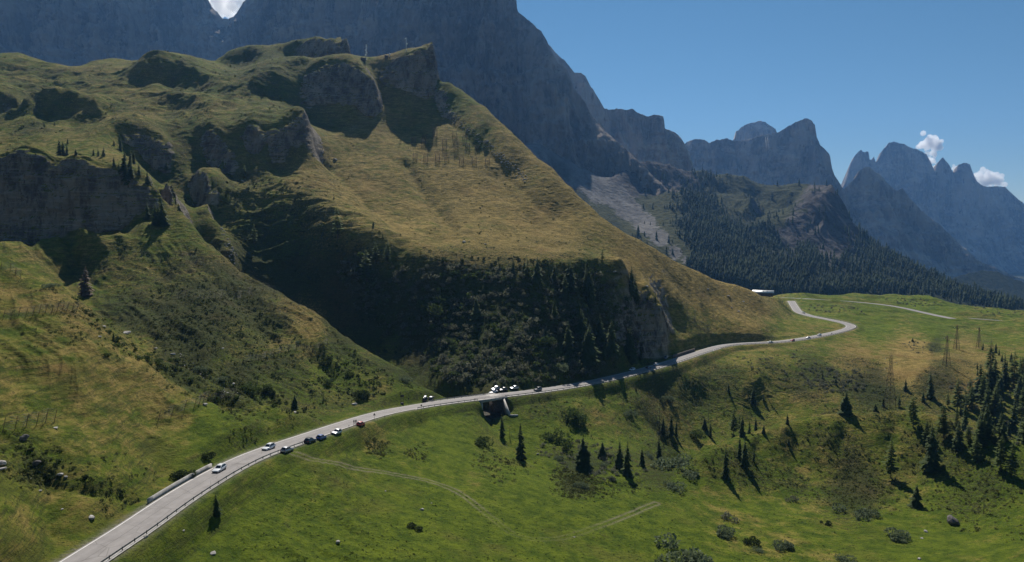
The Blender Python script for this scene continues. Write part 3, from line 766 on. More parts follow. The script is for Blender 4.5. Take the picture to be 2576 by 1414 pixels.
wall('mountain', [(-420,-330),(200,-300),(420,-150),(470,-80),(525,2),(535,20),(550,34),(562,46),(575,48),(590,42),(600,28),(620,0),(660,-70),(760,-200),(1000,-260)],
     [(-420,2900),(560,3000),(1000,2750)], [(-420,230),(1000,230)], [(0,80),(.4,76),(.7,70),(.85,52),(1,40)], 110, 101, M_WALL2, 2.8, 170, [(0,0),(.6,.1),(.85,.35),(1,.6)], jag=6)
wall('mountain', [(855,215),(872,185),(886,160),(893,100),(905,62),(935,36),(950,16),(964,-30),(1010,-150),(1100,-230),(1200,-210),(1275,-60),(1299,2),(1297,14),(1303,28),(1312,38),(1330,52),(1345,66),(1362,82),(1376,104),(1384,122),(1394,142),(1402,158),(1410,163),(1424,174),(1436,200),(1444,224),(1460,240),(1474,262),(1486,290),(1500,306),(1514,322),(1526,334),(1546,352),(1566,370),(1600,400),(1640,440),(1700,500)],
     [(850,2500),(1200,2300),(1500,2150),(1700,1900)], [(850,430),(1100,470),(1500,640),(1700,690)], [(0,80),(.5,76),(.72,66),(.86,46),(1,36)], 100, 202, M_WALL, 2.4, 230, [(0,0),(.6,0),(.80,.3),(.9,.75),(1,1)], jag=4)
wall('mountain', [(1340,90),(1366,106),(1378,112),(1400,134),(1424,156),(1446,184),(1460,182),(1472,190),(1484,214),(1500,240),(1520,272),(1532,276),(1560,274),(1590,275),(1612,288),(1638,294),(1644,290),(1666,291),(1671,300),(1671,322),(1688,330),(1706,340),(1714,350),(1728,376),(1742,410),(1760,452),(1800,520)],
     [(1340,3000),(1800,2900)], [(1340,480),(1800,560)], STEEP, 65, 303, M_WALL2, 2.4, 120, [(0,0),(.7,.1),(.9,.4)], jag=5)
wall('mountain', [(1810,390),(1836,360),(1850,346),(1852,330),(1866,318),(1886,310),(1900,308),(1914,304),(1926,308),(1938,318),(1950,322),(1955,336),(1980,360)],
     [(1810,5200),(1980,5200)], [(1810,420),(1980,420)], STEEP, 50, 404, M_WALL2, 2.0, 60, jag=5)
wall('mountain', [(1690,420),(1712,370),(1726,358),(1752,350),(1772,352),(1784,360),(1800,352),(1828,348),(1850,356),(1880,352),(1912,342),(1920,340),(1955,334),(1972,324),(1990,314),(2010,303),(2030,299),(2042,302),(2050,312),(2055,346),(2064,366),(2078,378),(2088,392),(2092,420),(2100,444),(2112,462),(2122,480),(2160,560),(2200,640)],
     [(1690,4100),(2050,3800),(2200,3500)], [(1690,520),(2200,720)], [(0,76),(.3,66),(.6,58),(.85,46),(1,38)], 75, 505, M_WALL2, 2.4, 130, [(0,0),(.5,.2),(.8,.6)], jag=5)
wall('mountain', [(2060,620),(2110,490),(2124,466),(2132,448),(2142,412),(2152,388),(2166,377),(2172,382),(2184,381),(2188,402),(2194,404),(2198,391),(2203,408),(2210,402),(2222,376),(2236,360),(2252,356),(2262,361),(2280,366),(2302,374),(2330,388),(2342,410),(2352,432),(2360,410),(2372,396),(2386,412),(2398,434),(2408,432),(2412,414),(2426,409),(2440,416),(2448,438),(2458,458),(2470,467),(2500,470),(2530,470),(2544,486),(2560,502),(2580,514),(2640,540),(2760,600),(2960,690)],
     [(2060,6000),(2960,5800)], [(2060,720),(2960,780)], [(0,80),(.35,70),(.6,52),(.85,40),(1,34)], 70, 606, M_WALL2, 1.8, 130, [(0,0),(.6,.1),(.9,.4)], jag=5)
wall('mountain', [(2040,640),(2080,545),(2104,490),(2130,470),(2150,448),(2162,430),(2180,418),(2196,428),(2214,440),(2232,462),(2256,480),(2270,474),(2290,500),(2330,540),(2380,580),(2420,620),(2470,660),(2540,690),(2620,720),(2960,790)],
     [(2040,3700),(2960,3400)], [(2040,730),(2576,790),(2960,820)], [(0,72),(.3,62),(.6,48),(.85,38),(1,32)], 75, 707, M_WALL2, 2.2, 120, [(0,0),(.5,.1),(.9,.3)], jag=5)

# ------------------------------------------------------------------ forested ridge across the valley
R = Field(1150, 2980, 800, 1150, 2900, 520)
R.line([(1150,400,1750),(1340,362,1990),(1385,378,1990),(1450,418,1960),(1520,447,1930),(1562,432,1990),(1600,412,2040),(1640,410,2080),(1680,420,2150),(1740,432,2220),(1770,430,2250),(1800,440,2260),(1830,437,2270),(1860,445,2280),(1920,465,2260),(1960,466,2230),(2000,461,2200),(2040,464,2170),(2080,472,2130),(2104,484,2100),(2124,506,2060),(2142,545,2010),(2170,590,1960),(2210,625,1920),(2260,655,1880),(2330,690,1800),(2400,716,1720),(2480,745,1640),(2576,772,1580),(2700,800,1540),(2960,830,1500)], 30, drop=[(120,-40),(400,-220)])
for p in [(1400,420,1880),(1520,490,1820),(1600,560,1680),(1700,650,1400),(1640,500,1880),(1600,450,1985),(1660,472,1995),(1720,484,2090),(1750,620,1470),(1800,680,1320),(1880,725,1250),(1450,500,1700),(1520,560,1580),(1600,640,1380),(1700,480,1900),(1760,560,1640),(1800,560,1720),(1850,620,1520),(1900,660,1420),(2000,710,1340),(2000,640,1560),(1930,600,1720),
          (1800,490,2060),(1700,450,2080),(1900,510,2020),(1880,545,1920),(1960,560,1850),(2000,520,2040),(2060,640,1640),(2120,650,1640),(2100,720,1370),(2200,745,1330),(2200,690,1560),(2300,762,1310),(2300,720,1500),(2450,778,1290),(2450,755,1450),(2576,795,1270),(2700,800,1260),(2960,830,1250)]: R.V(*p)
R.line([(1950,560,1850),(2000,515,1960),(2060,500,1960),(2100,515,1960),(2130,560,1930)], 24)
R.line([(1960,625,1740),(2020,620,1760),(2080,625,1770),(2140,640,1790)], 24)
R.line([(1850,450,2240),(1830,480,2150),(1790,500,2060),(1760,505,1990)], 20)
R.line([(1860,450,2240),(1880,500,2120),(1920,545,1960)], 20)
R.H(1150, 1180, -140)
for u in range(1200, 2980, 150): R.H(u, 1160, -135)
R.solve(22)
rx, ry = R.slope(); rsteep = np.hypot(rx, ry)
RU, RV = proj(R.x, R.y, R.z)
RSM = 1 - .85 * smear_seeds([(1450,420,60,.9),(1560,500,45,1),(1640,580,36,1),(1720,650,24,1),(1520,440,40,1),(1700,520,50,.15),(1800,600,60,0),(1900,500,90,.05)], RU, RV)
rill2 = fbm(R.x / 110 + .8 * fbm(R.x / 200, R.y / 200, 2, 71), R.y / 420, 4, 72, ridged=True)
R.z = R.z + RSM * (rill2 - .3) * 26 * sstep(.25, .6, rsteep) * sstep(1350, 1700, R.y) + RSM * fbm(R.x / 45, R.y / 45, 4, 73) * 6 + fbm(R.x / 14, R.y / 14, 3, 74) * 1.6
R.refresh()
RSCREE = smear_seeds([(1400,400,24,1),(1450,440,26,1),(1500,480,26,1),(1545,490,24,1),(1580,530,22,1),(1620,565,20,1),(1660,600,16,1),(1700,635,12,.9),(1730,655,10,.8),
   (1560,425,26,0),(1600,450,24,0),(1640,490,24,0),(1690,540,24,0),(1740,590,26,0),(1790,650,30,0),(1660,450,30,0),(1400,470,18,.1),(1455,510,26,0),(1510,545,26,0),(1560,580,24,0),(1600,605,20,0),(1650,645,18,0),(1850,600,80,0),(2000,650,100,0),(1500,400,20,.4)], RU, RV)
RROCK = np.clip(sstep(.85, 1.25, rsteep) + smear_seeds([(2060,570,60,1),(2020,540,24,.5),(2100,600,50,.9),(1960,600,30,.6),(1860,480,50,.1),(1700,600,90,0),(1580,410,40,1),(1640,435,34,1),(1700,455,30,.9),(1740,470,24,.6),(1690,520,30,.1),(1640,480,20,.4),(1950,490,50,0),(2300,730,100,.1),(2150,660,60,.5),(2200,720,70,0)], RU, RV), 0, 1)
RWOOD = smear_seeds([(1700,500,34,.35),(1740,520,40,.7),(1800,580,60,1),(1900,640,70,1),(1660,470,24,.2),(2000,690,90,1),(2200,720,90,1),(2400,750,100,1),(2550,785,80,1),(1850,510,40,.0),(1900,500,50,.05),(1980,500,60,.25),(2060,570,60,.0),(2020,540,40,.3),(2090,620,50,.2),(1980,600,36,.15),(1600,520,70,0),(1700,640,36,.1),(1780,650,26,.8),(1550,420,60,0),(1400,440,24,.8),(1460,510,24,.9),(1540,575,24,1),(1600,610,20,1),(1650,660,20,.9),(1500,500,16,0),(1600,570,16,0),(1680,640,14,0),(1570,520,16,0),(1640,620,30,.15),(1500,560,50,.3),(2160,650,40,.55),(2300,690,60,.95)], RU, RV)
RWOOD = np.clip(RWOOD + .3 * fbm(R.x / 70, R.y / 70, 4, 75), 0, 1)
me = R.mesh('hills', M_RIDGE)
attr(me, 'scree', RSCREE); attr(me, 'rock', RROCK); attr(me, 'wood', sstep(.35, .7, RWOOD) * .8)
tag(mobj('hills', me), kind='structure')

wall('hills', [(2330,740),(2380,706),(2430,690),(2470,680),(2510,684),(2545,700),(2580,712),(2700,745),(2960,790)], [(2330,2900),(2960,2700)], [(2330,800),(2960,830)], [(0,40),(1,30)], 30, 808, M_RIDGE, 3, 70, jag=4)
# low ground behind the first ridge so nothing floats
FL = [(-6000, 900, -260), (9000, 900, -260), (9000, 9000, -260), (-6000, 9000, -260)]
tag(mobj('valley_floor', np_mesh('valley_floor', FL, [(0, 1, 2, 3)], M_RIDGE)), kind='structure')

# ------------------------------------------------------------------ sky, sun, air, camera
W = bpy.data.worlds.new('World'); SC.world = W; W.use_nodes = True
nt = W.node_tree
sky = nt.nodes.new('ShaderNodeTexSky'); sky.sky_type = 'NISHITA'; sky.sun_disc = False
sky.sun_elevation = SUN_EL; sky.sun_rotation = SUN_AZ; sky.altitude = 2000; sky.air_density = 1.0; sky.dust_density = 0; sky.ozone_density = 1.0
hs = nt.nodes.new('ShaderNodeHueSaturation'); hs.inputs['Saturation'].default_value = 1.22; hs.inputs['Hue'].default_value = .488; hs.inputs['Value'].default_value = 1.0
nt.links.new(sky.outputs[0], hs.inputs['Color']); nt.links.new(hs.outputs[0], nt.nodes['Background'].inputs[0]); nt.nodes['Background'].inputs[1].default_value = .049
sd = Vector((math.sin(SUN_AZ) * math.cos(SUN_EL), math.cos(SUN_AZ) * math.cos(SUN_EL), math.sin(SUN_EL)))
sun = bpy.data.lights.new('sun', 'SUN'); sun.energy = 5.0; sun.angle = math.radians(.5); sun.color = (1, .94, .85)
so = bpy.data.objects.new('sun', sun); so.rotation_euler = (-sd).to_track_quat('-Z', 'Y').to_euler(); link(so)

hz = NT('hazy_air'); hz.n.remove(hz.b)
vp = hz.node('ShaderNodeVolumePrincipled'); vp.inputs['Color'].default_value = (.19, .44, .92, 1); vp.inputs['Density'].default_value = 4.6e-5; vp.inputs['Anisotropy'].default_value = .35
hz.l.new(vp.outputs[0], hz.out.inputs['Volume'])
x0, x1, y0, y1, z0, z1 = -6200, 9200, -60, 9100, -262, 1500
bv = [(x, y, z) for z in (z0, z1) for y in (y0, y1) for x in (x0, x1)]
tag(mobj('haze', np_mesh('haze', bv, [(0,2,3,1),(4,5,7,6),(0,1,5,4),(2,6,7,3),(0,4,6,2),(1,3,7,5)], hz.m)), kind='stuff')

cam = bpy.data.cameras.new('camera'); cam.sensor_width = 36; cam.lens = 36 * F / 2576; cam.clip_start = .5; cam.clip_end = 60000
co = bpy.data.objects.new('camera', cam); co.rotation_euler = (math.pi / 2 - PITCH, 0, 0); link(co); SC.camera = co
SC.view_settings.view_transform = 'Standard'; SC.view_settings.look = 'None'; SC.view_settings.gamma = 1; SC.view_settings.exposure = .3
SC.render.engine = 'CYCLES'
SC.cycles.volume_bounces = 4; SC.cycles.max_bounces = 6; SC.cycles.transparent_max_bounces = 8
SC.cycles.use_denoising = True
# ------------------------------------------------------------------ trees and bushes
RNG = np.random.default_rng(11)
def spruce_mesh(name, seed, rmax=.17, nwh=26, base=.05, droop=.45, gap=0.0, per=(6, 9), wid=.42, mat=None, power=.8, hang=.5):
    r = np.random.default_rng(seed); V = []; Q = []
    for k in range(nwh):
        f = k / (nwh - 1); h = base + (.965 - base) * f ** .92
        R_ = rmax * ((1 - f) ** power * .95 + .05) * (1 if f > .08 else .75 + 3 * f) * r.uniform(.76, 1.14); asy = r.uniform(0, 6.28)
        n = r.integers(*per); ph = r.random() * 6.28
        for j in range(n):
            if r.random() < gap: continue
            th = ph + 6.283 * j / n + r.normal(0, .25); L = R_ * r.uniform(.55, 1.18) * (1 + .16 * math.cos(th - asy)); hh = h + r.normal(0, .008)
            c, s = math.cos(th), math.sin(th); w = L * wid * r.uniform(.7, 1.2); dr = droop * r.uniform(.6, 1.3)
            def P(a, b, dz): return (c * a - s * b, s * a + c * b, hh + dz)
            i = len(V)
            V += [P(L * .05, 0, 0), P(L * .5, 0, -dr * L * .28 + .004), P(L, 0, -dr * L), P(L * .42, w, -dr * L * .3 - hang * w), P(L * .42, -w, -dr * L * .3 - hang * w), P(L * .85, w * .55, -dr * L - hang * w * .5), P(L * .85, -w * .55, -dr * L - hang * w * .5)]
            Q += [(i, i + 3, i + 1), (i, i + 1, i + 4), (i + 1, i + 3, i + 5), (i + 1, i + 5, i + 2), (i + 1, i + 6, i + 4), (i + 1, i + 2, i + 6)]
    i = len(V); V += [(0.006, 0, .93), (-.003, .005, .93), (-.003, -.005, .93), (0, 0, 1.0)]
    Q += [(i, i + 1, i + 3), (i + 1, i + 2, i + 3), (i + 2, i, i + 3)]
    return np_mesh(name, V, Q, mat)
def trunk_mesh(name, r0=.014, bend=0.0, seed=0):
    V = []; Q = []
    for k in range(7):
        f = k / 6; rr = r0 * (1 - f * .92)
        for j in range(6): V.append((rr * math.cos(j * 1.047) + bend * math.sin(f * 3), rr * math.sin(j * 1.047), -.03 + f * 1.0))
    for k in range(6):
        for j in range(6): Q.append((k * 6 + j, k * 6 + (j + 1) % 6, k * 6 + 6 + (j + 1) % 6, k * 6 + 6 + j))
    return np_mesh(name, V, Q, M_BARK, smooth=True)
TRUNK = [trunk_mesh('trunk', .013, b) for b in (0, .006, -.006)]
KIND = {}
KIND['s'] = [spruce_mesh('crown', 40 + i, rmax=.195 + .02 * (i % 3), nwh=22, mat=M_SPRUCE, per=(7, 11), hang=.45, gap=.08, wid=.36, droop=.5) for i in range(5)]        # spruce
KIND['n'] = [spruce_mesh('crown', 60 + i, rmax=.155 + .012 * i, nwh=24, mat=M_SPRUCE, per=(6, 9), hang=.5, gap=.08, wid=.38) for i in range(3)]                # narrow spruce
KIND['w'] = [spruce_mesh('crown', 70 + i, rmax=.30 + .03 * i, nwh=24, base=.02, mat=M_SPRUCE, per=(8, 12), hang=.5, power=.95) for i in range(2)]  # wide young spruce
KIND['l'] = [spruce_mesh('crown', 80 + i, rmax=.20 + .02 * (i % 2), nwh=30, base=.14, droop=.1, gap=.15, per=(6, 10), wid=.26, mat=M_LARCH, power=.72, hang=.35) for i in range(5)]   # larch
KIND['t'] = [spruce_mesh('crown', 90 + i, rmax=.085, nwh=22, base=.2, droop=.1, gap=.4, per=(3, 6), wid=.25, mat=M_LARCH, power=.5, hang=.3) for i in range(2)]   # thin ragged larch
KIND['d'] = [spruce_mesh('crown', 99, rmax=.27, nwh=26, base=.03, droop=.35, gap=.1, wid=.28, mat=M_BROWN, power=.95)]                           # dead brown spruce
KNAME = {'s': ('spruce_tree', 'dark spruce'), 'n': ('spruce_tree', 'slim dark spruce'), 'w': ('spruce_tree', 'broad bushy spruce'), 'l': ('larch_tree', 'airy green larch'), 't': ('larch_tree', 'thin ragged larch'), 'd': ('dead_spruce', 'dead brown spruce')}
ORD = ['leftmost', 'second from left', 'third from left', 'fourth from left', 'fifth from left', 'sixth from left', 'seventh from left', 'eighth from left', 'ninth from left', 'tenth from left', 'eleventh from left', 'twelfth from left', 'thirteenth from left', 'fourteenth from left', 'fifteenth from left', 'sixteenth from left']
TREES = {
 'by the stream below the bridge': [(1263,1101,62,'s'),(1282,1098,40,'t'),(1310,1158,100,'s'),(1467,1178,84,'w'),(1514,1149,40,'w'),(1559,1175,68,'s'),(1577,1197,92,'n'),(1616,1172,42,'s')],
 'in the dark ravine behind the grey willow': [(1615,1172,50,'n'),(1658,1155,62,'n'),(1660,1093,99,'t'),(1667,1094,52,'n'),(1689,1094,54,'s'),(1700,1096,44,'s'),(1773,1081,32,'w'),(1781,1062,42,'t'),(1787,1100,42,'n')],
 'on the bank beyond the ravine': [(1846,1093,74,'l'),(1859,1085,42,'l'),(1867,1098,56,'s'),(1885,1090,37,'n'),(1901,1083,37,'s'),(1921,1091,24,'w')],
 'in front of the grassy mound': [(1860,1150,57,'n'),(1874,1174,76,'n'),(1896,1160,36,'n'),(1826,1202,82,'s'),(1984,1119,18,'w'),(1981,1068,29,'s')],
 'on the slope below the road': [(1833,988,27,'s'),(1895,1016,46,'s'),(1932,1003,50,'t'),(1921,1009,22,'n'),(2069,952,20,'n'),(2102,967,20,'w'),(2127,1043,60,'w'),(1668,955,16,'n'),(1600,985,18,'n')],
 'near the tall pylon': [(2222,1022,26,'s'),(2202,1034,20,'w'),(2261,1024,32,'l'),(2162,1022,26,'t'),(2278,982,29,'s'),(2341,1001,72,'n'),(2322,1010,28,'s')],
 'on the right end of the mound': [(2297,1075,90,'l'),(2374,1100,88,'l'),(2384,1023,44,'l'),(2416,1046,30,'s'),(2330,1120,70,'l'),(2241,1203,110,'l'),(2343,1186,125,'s'),(2305,1275,60,'w'),(2456,1165,76,'l'),(2517,1185,96,'l'),(2545,1200,100,'l')],
 'at the right edge of the wood': [(2436,1113,48,'l'),(2459,1112,50,'l'),(2491,1080,42,'s'),(2518,1094,60,'l'),(2538,1096,42,'s'),(2570,1110,70,'s')],
 'standing alone near the dark boulder': [(2400,1250,38,'t'),(2475,1292,74,'t')],
 'on the dry grass knoll beyond the pylons': [(2296,860,11,'w'),(2472,880,20,'s'),(2492,885,11,'w'),(2505,888,28,'s'),(2513,894,18,'s'),(2520,910,20,'s'),(2532,929,25,'s'),(2544,911,26,'s'),(2458,929,20,'n'),(2568,934,38,'s'),(2459,944,18,'n'),(2491,946,16,'n')],
 'on the grass shelf above the pale cliff': [(92,417,36,'s'),(150,391,43,'s'),(160,391,36,'s'),(168,391,30,'s'),(191,391,16,'w'),(170,362,15,'s'),(112,322,16,'l'),(137,316,12,'s')],
 'in the clump at the end of the cliff': [(235,391,18,'s'),(247,393,20,'s'),(260,394,24,'s'),(287,366,15,'s'),(303,380,36,'s'),(259,418,28,'t'),(287,418,25,'s'),(300,440,32,'s'),(313,433,54,'s'),(319,465,62,'s'),(327,425,52,'s'),(329,453,46,'s'),(337,413,36,'s'),(371,463,32,'s'),(350,440,30,'s')],
 'at the corner below the pale cliff': [(371,553,44,'s'),(389,565,56,'s'),(399,567,52,'s'),(409,569,64,'s')],
 'in the bushy gully of the left slope': [(286,858,27,'s'),(741,1028,38,'w'),(813,1012,20,'n'),(546,1300,62,'s')],
 'in the gorge': [(533,615,18,'n'),(615,447,34,'l'),(639,613,52,'l'),(419,431,25,'s')],
 'on the left rim of the bushy slope': [(850,599,66,'l'),(922,712,72,'l'),(945,660,44,'l'),(974,660,46,'l'),(963,601,16,'n'),(939,568,10,'s'),(840,500,9,'s')],
 'along the upper rim of the bushy slope': [(1291,686,30,'s'),(1319,683,22,'w'),(1328,704,48,'l'),(1351,712,56,'s'),(1395,712,38,'s'),(1431,712,48,'s'),(1438,735,66,'n'),(1476,712,54,'s'),(1474,743,58,'s'),(1487,773,72,'s'),(1421,750,50,'s'),(1515,655,25,'l'),(1589,742,60,'s')],
 'beside the rock buttress': [(1595,754,50,'s'),(1602,762,42,'s'),(1580,893,60,'s'),(1588,911,72,'s'),(1628,768,22,'w'),(1648,764,20,'s'),(1612,905,34,'n')],
 'low on the bushy slope above the road': [(1455,810,46,'s'),(1463,848,58,'s'),(1429,889,70,'s'),(1485,919,88,'s'),(1474,915,68,'s'),(1508,863,62,'s'),(1538,896,76,'s'),(1199,800,44,'w'),(1395,800,40,'s'),(1520,905,48,'n')],
 'in the bushes of the big gully, brown and bare': [(215,745,78,'d')],
}
# the dense right-hand wood
rr = random.Random(5)
wood = []
for i in range(58):
    u = rr.uniform(2400, 2640); v = rr.uniform(940, 1130)
    if u < 2470 and v < 1000: u += 60
    wood.append((u, v, rr.uniform(40, 95), rr.choice('lllslsn')))
TREES['in the dense wood at the right edge'] = wood
N_TREES = 0
PROTO = {}
def plant(u, v, hpx, kind, label, group):
    global N_TREES
    p = G.hit(u, v)
    if p is None: return
    H = hpx / F * p.y * 1.02
    nm, _ = KNAME[kind]
    crown = KIND[kind][N_TREES % len(KIND[kind])]
    t = empty(nm, p, random.uniform(0, 6.28))
    wd = random.uniform(.86, 1.3); t.scale = (H * wd * random.uniform(.93, 1.07), H * wd * random.uniform(.93, 1.07), H)
    t.rotation_euler = (random.gauss(0, .02), random.gauss(0, .02), random.uniform(0, 6.28))
    tag(t, label, 'tree', group)
    key = (kind, N_TREES % len(KIND[kind]))
    if key not in PROTO:
        PROTO[key] = (mobj('crown', crown, t), mobj('trunk', TRUNK[N_TREES % 3], t))
    else:
        for q in PROTO[key]:
            c = q.copy(); COL.objects.link(c); c.parent = t
    N_TREES += 1
for region, lst in TREES.items():
    lst = sorted(lst)
    if region.startswith('in the dense wood'):
        for (u, v, h, kd) in lst:
            plant(u, v, h, kd, ('tall green larch' if kd == 'l' else KNAME[kd][1]) + ' ' + region + ', crown merging with its neighbours', 'larches of the right-hand wood' if kd == 'l' else ('spruces of the right-hand wood' if kd == 's' else 'slim spruces of the right-hand wood'))
        continue
    byk = {}
    for it in lst: byk.setdefault(it[3], []).append(it)
    for kd, items in byk.items():
        hs = sorted(i[2] for i in items)
        for k_, (u, v, h, _) in enumerate(items):
            nm = KNAME[kd][1]
            if len(items) == 1: lab = '%s %s' % (nm, region.split(', brown')[0])
            elif h == hs[-1] and hs[-2] < h * .97: lab = 'tallest %s %s' % (nm, region)
            elif h == hs[0] and hs[1] > h * 1.05: lab = 'smallest %s %s' % (nm, region)
            elif k_ == len(items) - 1: lab = '%s %s, rightmost of them' % (nm, region)
            else: lab = '%s %s, %s' % (nm, region, ORD[k_])
            plant(u, v, h * (1.22 if 'bushy slope' in region or 'buttress' in region else 1.0), kd, lab, 'conifers ' + region.split(', brown')[0])

# bushes: many small leaf faces spread through a lumpy dome
def bush_arrays(seed, n=170, flat=.75, size=.13, lobes=5):
    r = np.random.default_rng(seed)
    L = np.stack([r.normal(0, .45, lobes), r.normal(0, .45, lobes), r.uniform(.25, .62, lobes) * flat], 1); rad = r.uniform(.34, .58, lobes)
    pick = r.integers(0, lobes, n); dirv = r.normal(size=(n, 3)); dirv /= np.linalg.norm(dirv, axis=1)[:, None]
    c = L[pick] + dirv * (rad[pick] * r.uniform(.65, 1.0, n))[:, None] * np.array([1, 1, flat]); c[:, 2] = np.abs(c[:, 2])
    a = r.normal(size=(n, 3)) + dirv * .2; a /= np.linalg.norm(a, axis=1)[:, None]
    b = np.cross(a, r.normal(size=(n, 3))); b /= np.linalg.norm(b, axis=1)[:, None]
    s = size * r.uniform(.6, 1.4, n)[:, None]
    V = np.stack([c - a * s, c + b * s * .6, c + a * s, c - b * s * .6], 1).reshape(-1, 3)
    Q = np.arange(n * 4).reshape(n, 4)
    return V, Q
BUSH = {}
for nm, mt, cfg in (('willow', M_WILLOW, dict(n=900, flat=.6, size=.075)), ('alder', M_ALDER, dict(n=900, flat=.9, size=.08)), ('dark', M_DARKBUSH, dict(n=900, flat=.7, size=.085)), ('grey', M_GREYBUSH, dict(n=260, flat=.8, size=.10))):
    BUSH[nm] = [np_mesh('bush', *bush_arrays(200 + i * 7 + len(nm), lobes=6, **cfg), mt) for i in range(3)]
BL = [  # u, v of the foot, width px, kind, label
 (445,1198,48,'dark','round dark bush beside the low roadside wall'),(518,1152,34,'dark','dark bush at the upper end of the low roadside wall'),(124,722,34,'willow','pale willow bush in the shaded gully below the cliff'),
 (508,934,38,'willow','pale willow bush in the gully between the two grassy spurs'),(556,956,34,'willow','pale grey willow bush right of its twin in the gully'),(630,984,44,'alder','large green alder bush in the gully above the road'),
 (683,984,32,'alder','rounded alder bush right of the large gully alder'),(826,963,30,'alder','green bush in the middle of the second spur'),(900,1000,50,'dark','wide dark bush on the lower second spur'),
 (828,914,28,'dark','dark bush below the netting fence on the second spur'),(1016,958,30,'willow','tall grey green bush at the shadow edge above the parked cars'),(747,862,16,'willow','small bush on the dry grass of the second spur'),
 (880,950,26,'alder','alder bush beside the wide dark bush'),(1092,790,60,'alder','large bright green alder standing out of the thicket'),(1368,866,46,'alder','yellow green alder in the right of the thicket'),
 (1418,930,50,'willow','big rounded grey green bush above the roadside'),(1700,1172,84,'willow','broad grey willow bush above the ravine'),(1632,1150,34,'willow','small grey willow left of the broad one'),
 (1745,1200,46,'willow','low pale willow at the foot of the mound'),(1690,1228,50,'willow','flat pale willow thicket on the meadow edge'),(1730,1414,130,'willow','very large grey willow bush at the bottom edge of the photo'),
 (1816,1345,56,'willow','tall willow bush in the right meadow'),(1885,1368,40,'dark','dark shrub right of the tall meadow willow'),(1842,1310,44,'grey','bare grey twiggy shrub in the right meadow'),
 (1975,1382,52,'willow','spreading willow in the lower right meadow'),(1910,1388,30,'willow','little willow left of the spreading one'),(2165,1296,72,'willow','wide pale willow at the foot of the shrubby slope'),
 (2250,1355,66,'willow','dense willow left of the dark boulder'),(2080,1320,22,'dark','small dark shrub on the bright right meadow'),(1990,1262,30,'grey','grey shrub on the edge of the bright meadow'),
 (1410,1158,30,'willow','silvery willow between the stream spruces'),(1520,1172,30,'willow','silvery willow under the second broad spruce'),(1047,1330,40,'dark','dark heather hump in the middle of the meadow'),
 (1465,1065,70,'alder','large alder bush on the slope below the bridge end'),(1580,1042,30,'willow','blue green bush on the slope below the road'),(1680,1005,36,'willow','greyish bush under the guard rail on the slope'),
 (1460,1228,36,'willow','grey bush in the heather beside the stream'),(1215,1118,44,'alder','low alder bush below the bridge abutment'),(1400,1112,60,'alder','row of low alder by the stream bend'),
 (1740,1100,44,'alder','rounded alder bush on the ravine edge'),(2125,1414,46,'willow','willow at the lower right edge'),(265,896,22,'alder','green bush on the crest of the first spur'),(540,1010,30,'alder','bush left of the netting fence on the first spur')]
for i, (u, v, w, kd, lab) in enumerate(BL):
    p = G.hit(u, v)
    if p is None: continue
    s = w / F * p.y * .58
    o = mobj('bush', BUSH[kd][i % 3], None, p - Vector((0, 0, s * .1))); o.scale = (s, s, s * random.uniform(.9, 1.15)); o.rotation_euler = (0, 0, random.uniform(0, 6.28))
    tag(o, lab, 'bush', 'single bushes on the slopes')

# thickets and ground cover: nobody could count these
def merged(name, arrs, places, mat, label=None, cat=None):
    Vs = []; Qs = []; n = 0
    for k, (p, s, sz, rot) in enumerate(places):
        V, Q = arrs[k % len(arrs)]; c, sn = math.cos(rot), math.sin(rot)
        X = np.empty_like(V); X[:, 0] = (V[:, 0] * c - V[:, 1] * sn) * s + p[0]; X[:, 1] = (V[:, 0] * sn + V[:, 1] * c) * s + p[1]; X[:, 2] = V[:, 2] * sz + p[2]
        Vs.append(X); Qs.append(Q + n); n += len(V)
    o = mobj(name, np_mesh(name, np.concatenate(Vs), np.concatenate(Qs), mat))
    return tag(o, label, cat, kind='stuff')
def in_poly(u, v, P):
    c = False; j = len(P) - 1
    for i in range(len(P)):
        if (P[i][1] > v) != (P[j][1] > v) and u < (P[j][0] - P[i][0]) * (v - P[i][1]) / (P[j][1] - P[i][1]) + P[i][0]: c = not c
        j = i
    return c
def scatter(poly, n, smin, smax, seed, test=None, roadclear=7.0):
    r = random.Random(seed); us = [p[0] for p in poly]; vs = [p[1] for p in poly]; out = []; tries = 0
    while len(out) < n and tries < n * 12:
        tries += 1
        u = r.uniform(min(us), max(us)); v = r.uniform(min(vs), max(vs))
        if not in_poly(u, v, poly): continue
        p = G.hit(u, v)
        if p is None: continue
        j, i = G.cell(p)
        if RD[j, i] < roadclear: continue
        if test and r.random() > test(j, i): continue
        s = r.uniform(smin, smax) * (1 if r.random() < .8 else 1.35)
        out.append((p - Vector((0, 0, s * .12)), s, s * r.uniform(.8, 1.2), r.uniform(0, 6.28)))
    return out
small = [bush_arrays(300 + i, n=90, flat=.85, size=.17, lobes=5) for i in range(6)]
tiny = [bush_arrays(320 + i, n=26, flat=.7, size=.30, lobes=3) for i in range(6)]
thick = [(905,640),(1000,668),(1160,672),(1300,676),(1480,682),(1560,705),(1590,790),(1600,880),(1540,930),(1440,955),(1250,970),(1130,965),(1050,900),(960,830),(880,760),(850,660)]
pl = scatter(thick, 1500, 1.0, 3.2, 1)
merged('alder_thicket', small, pl[:1000], M_GREYBUSH); merged('alder_thicket', small, pl[1000:], M_ALDER)
pl = scatter([(560,440),(760,480),(860,620),(950,800),(1040,930),(960,880),(860,780),(700,660),(600,600),(540,520)], 420, .7, 1.7, 2)
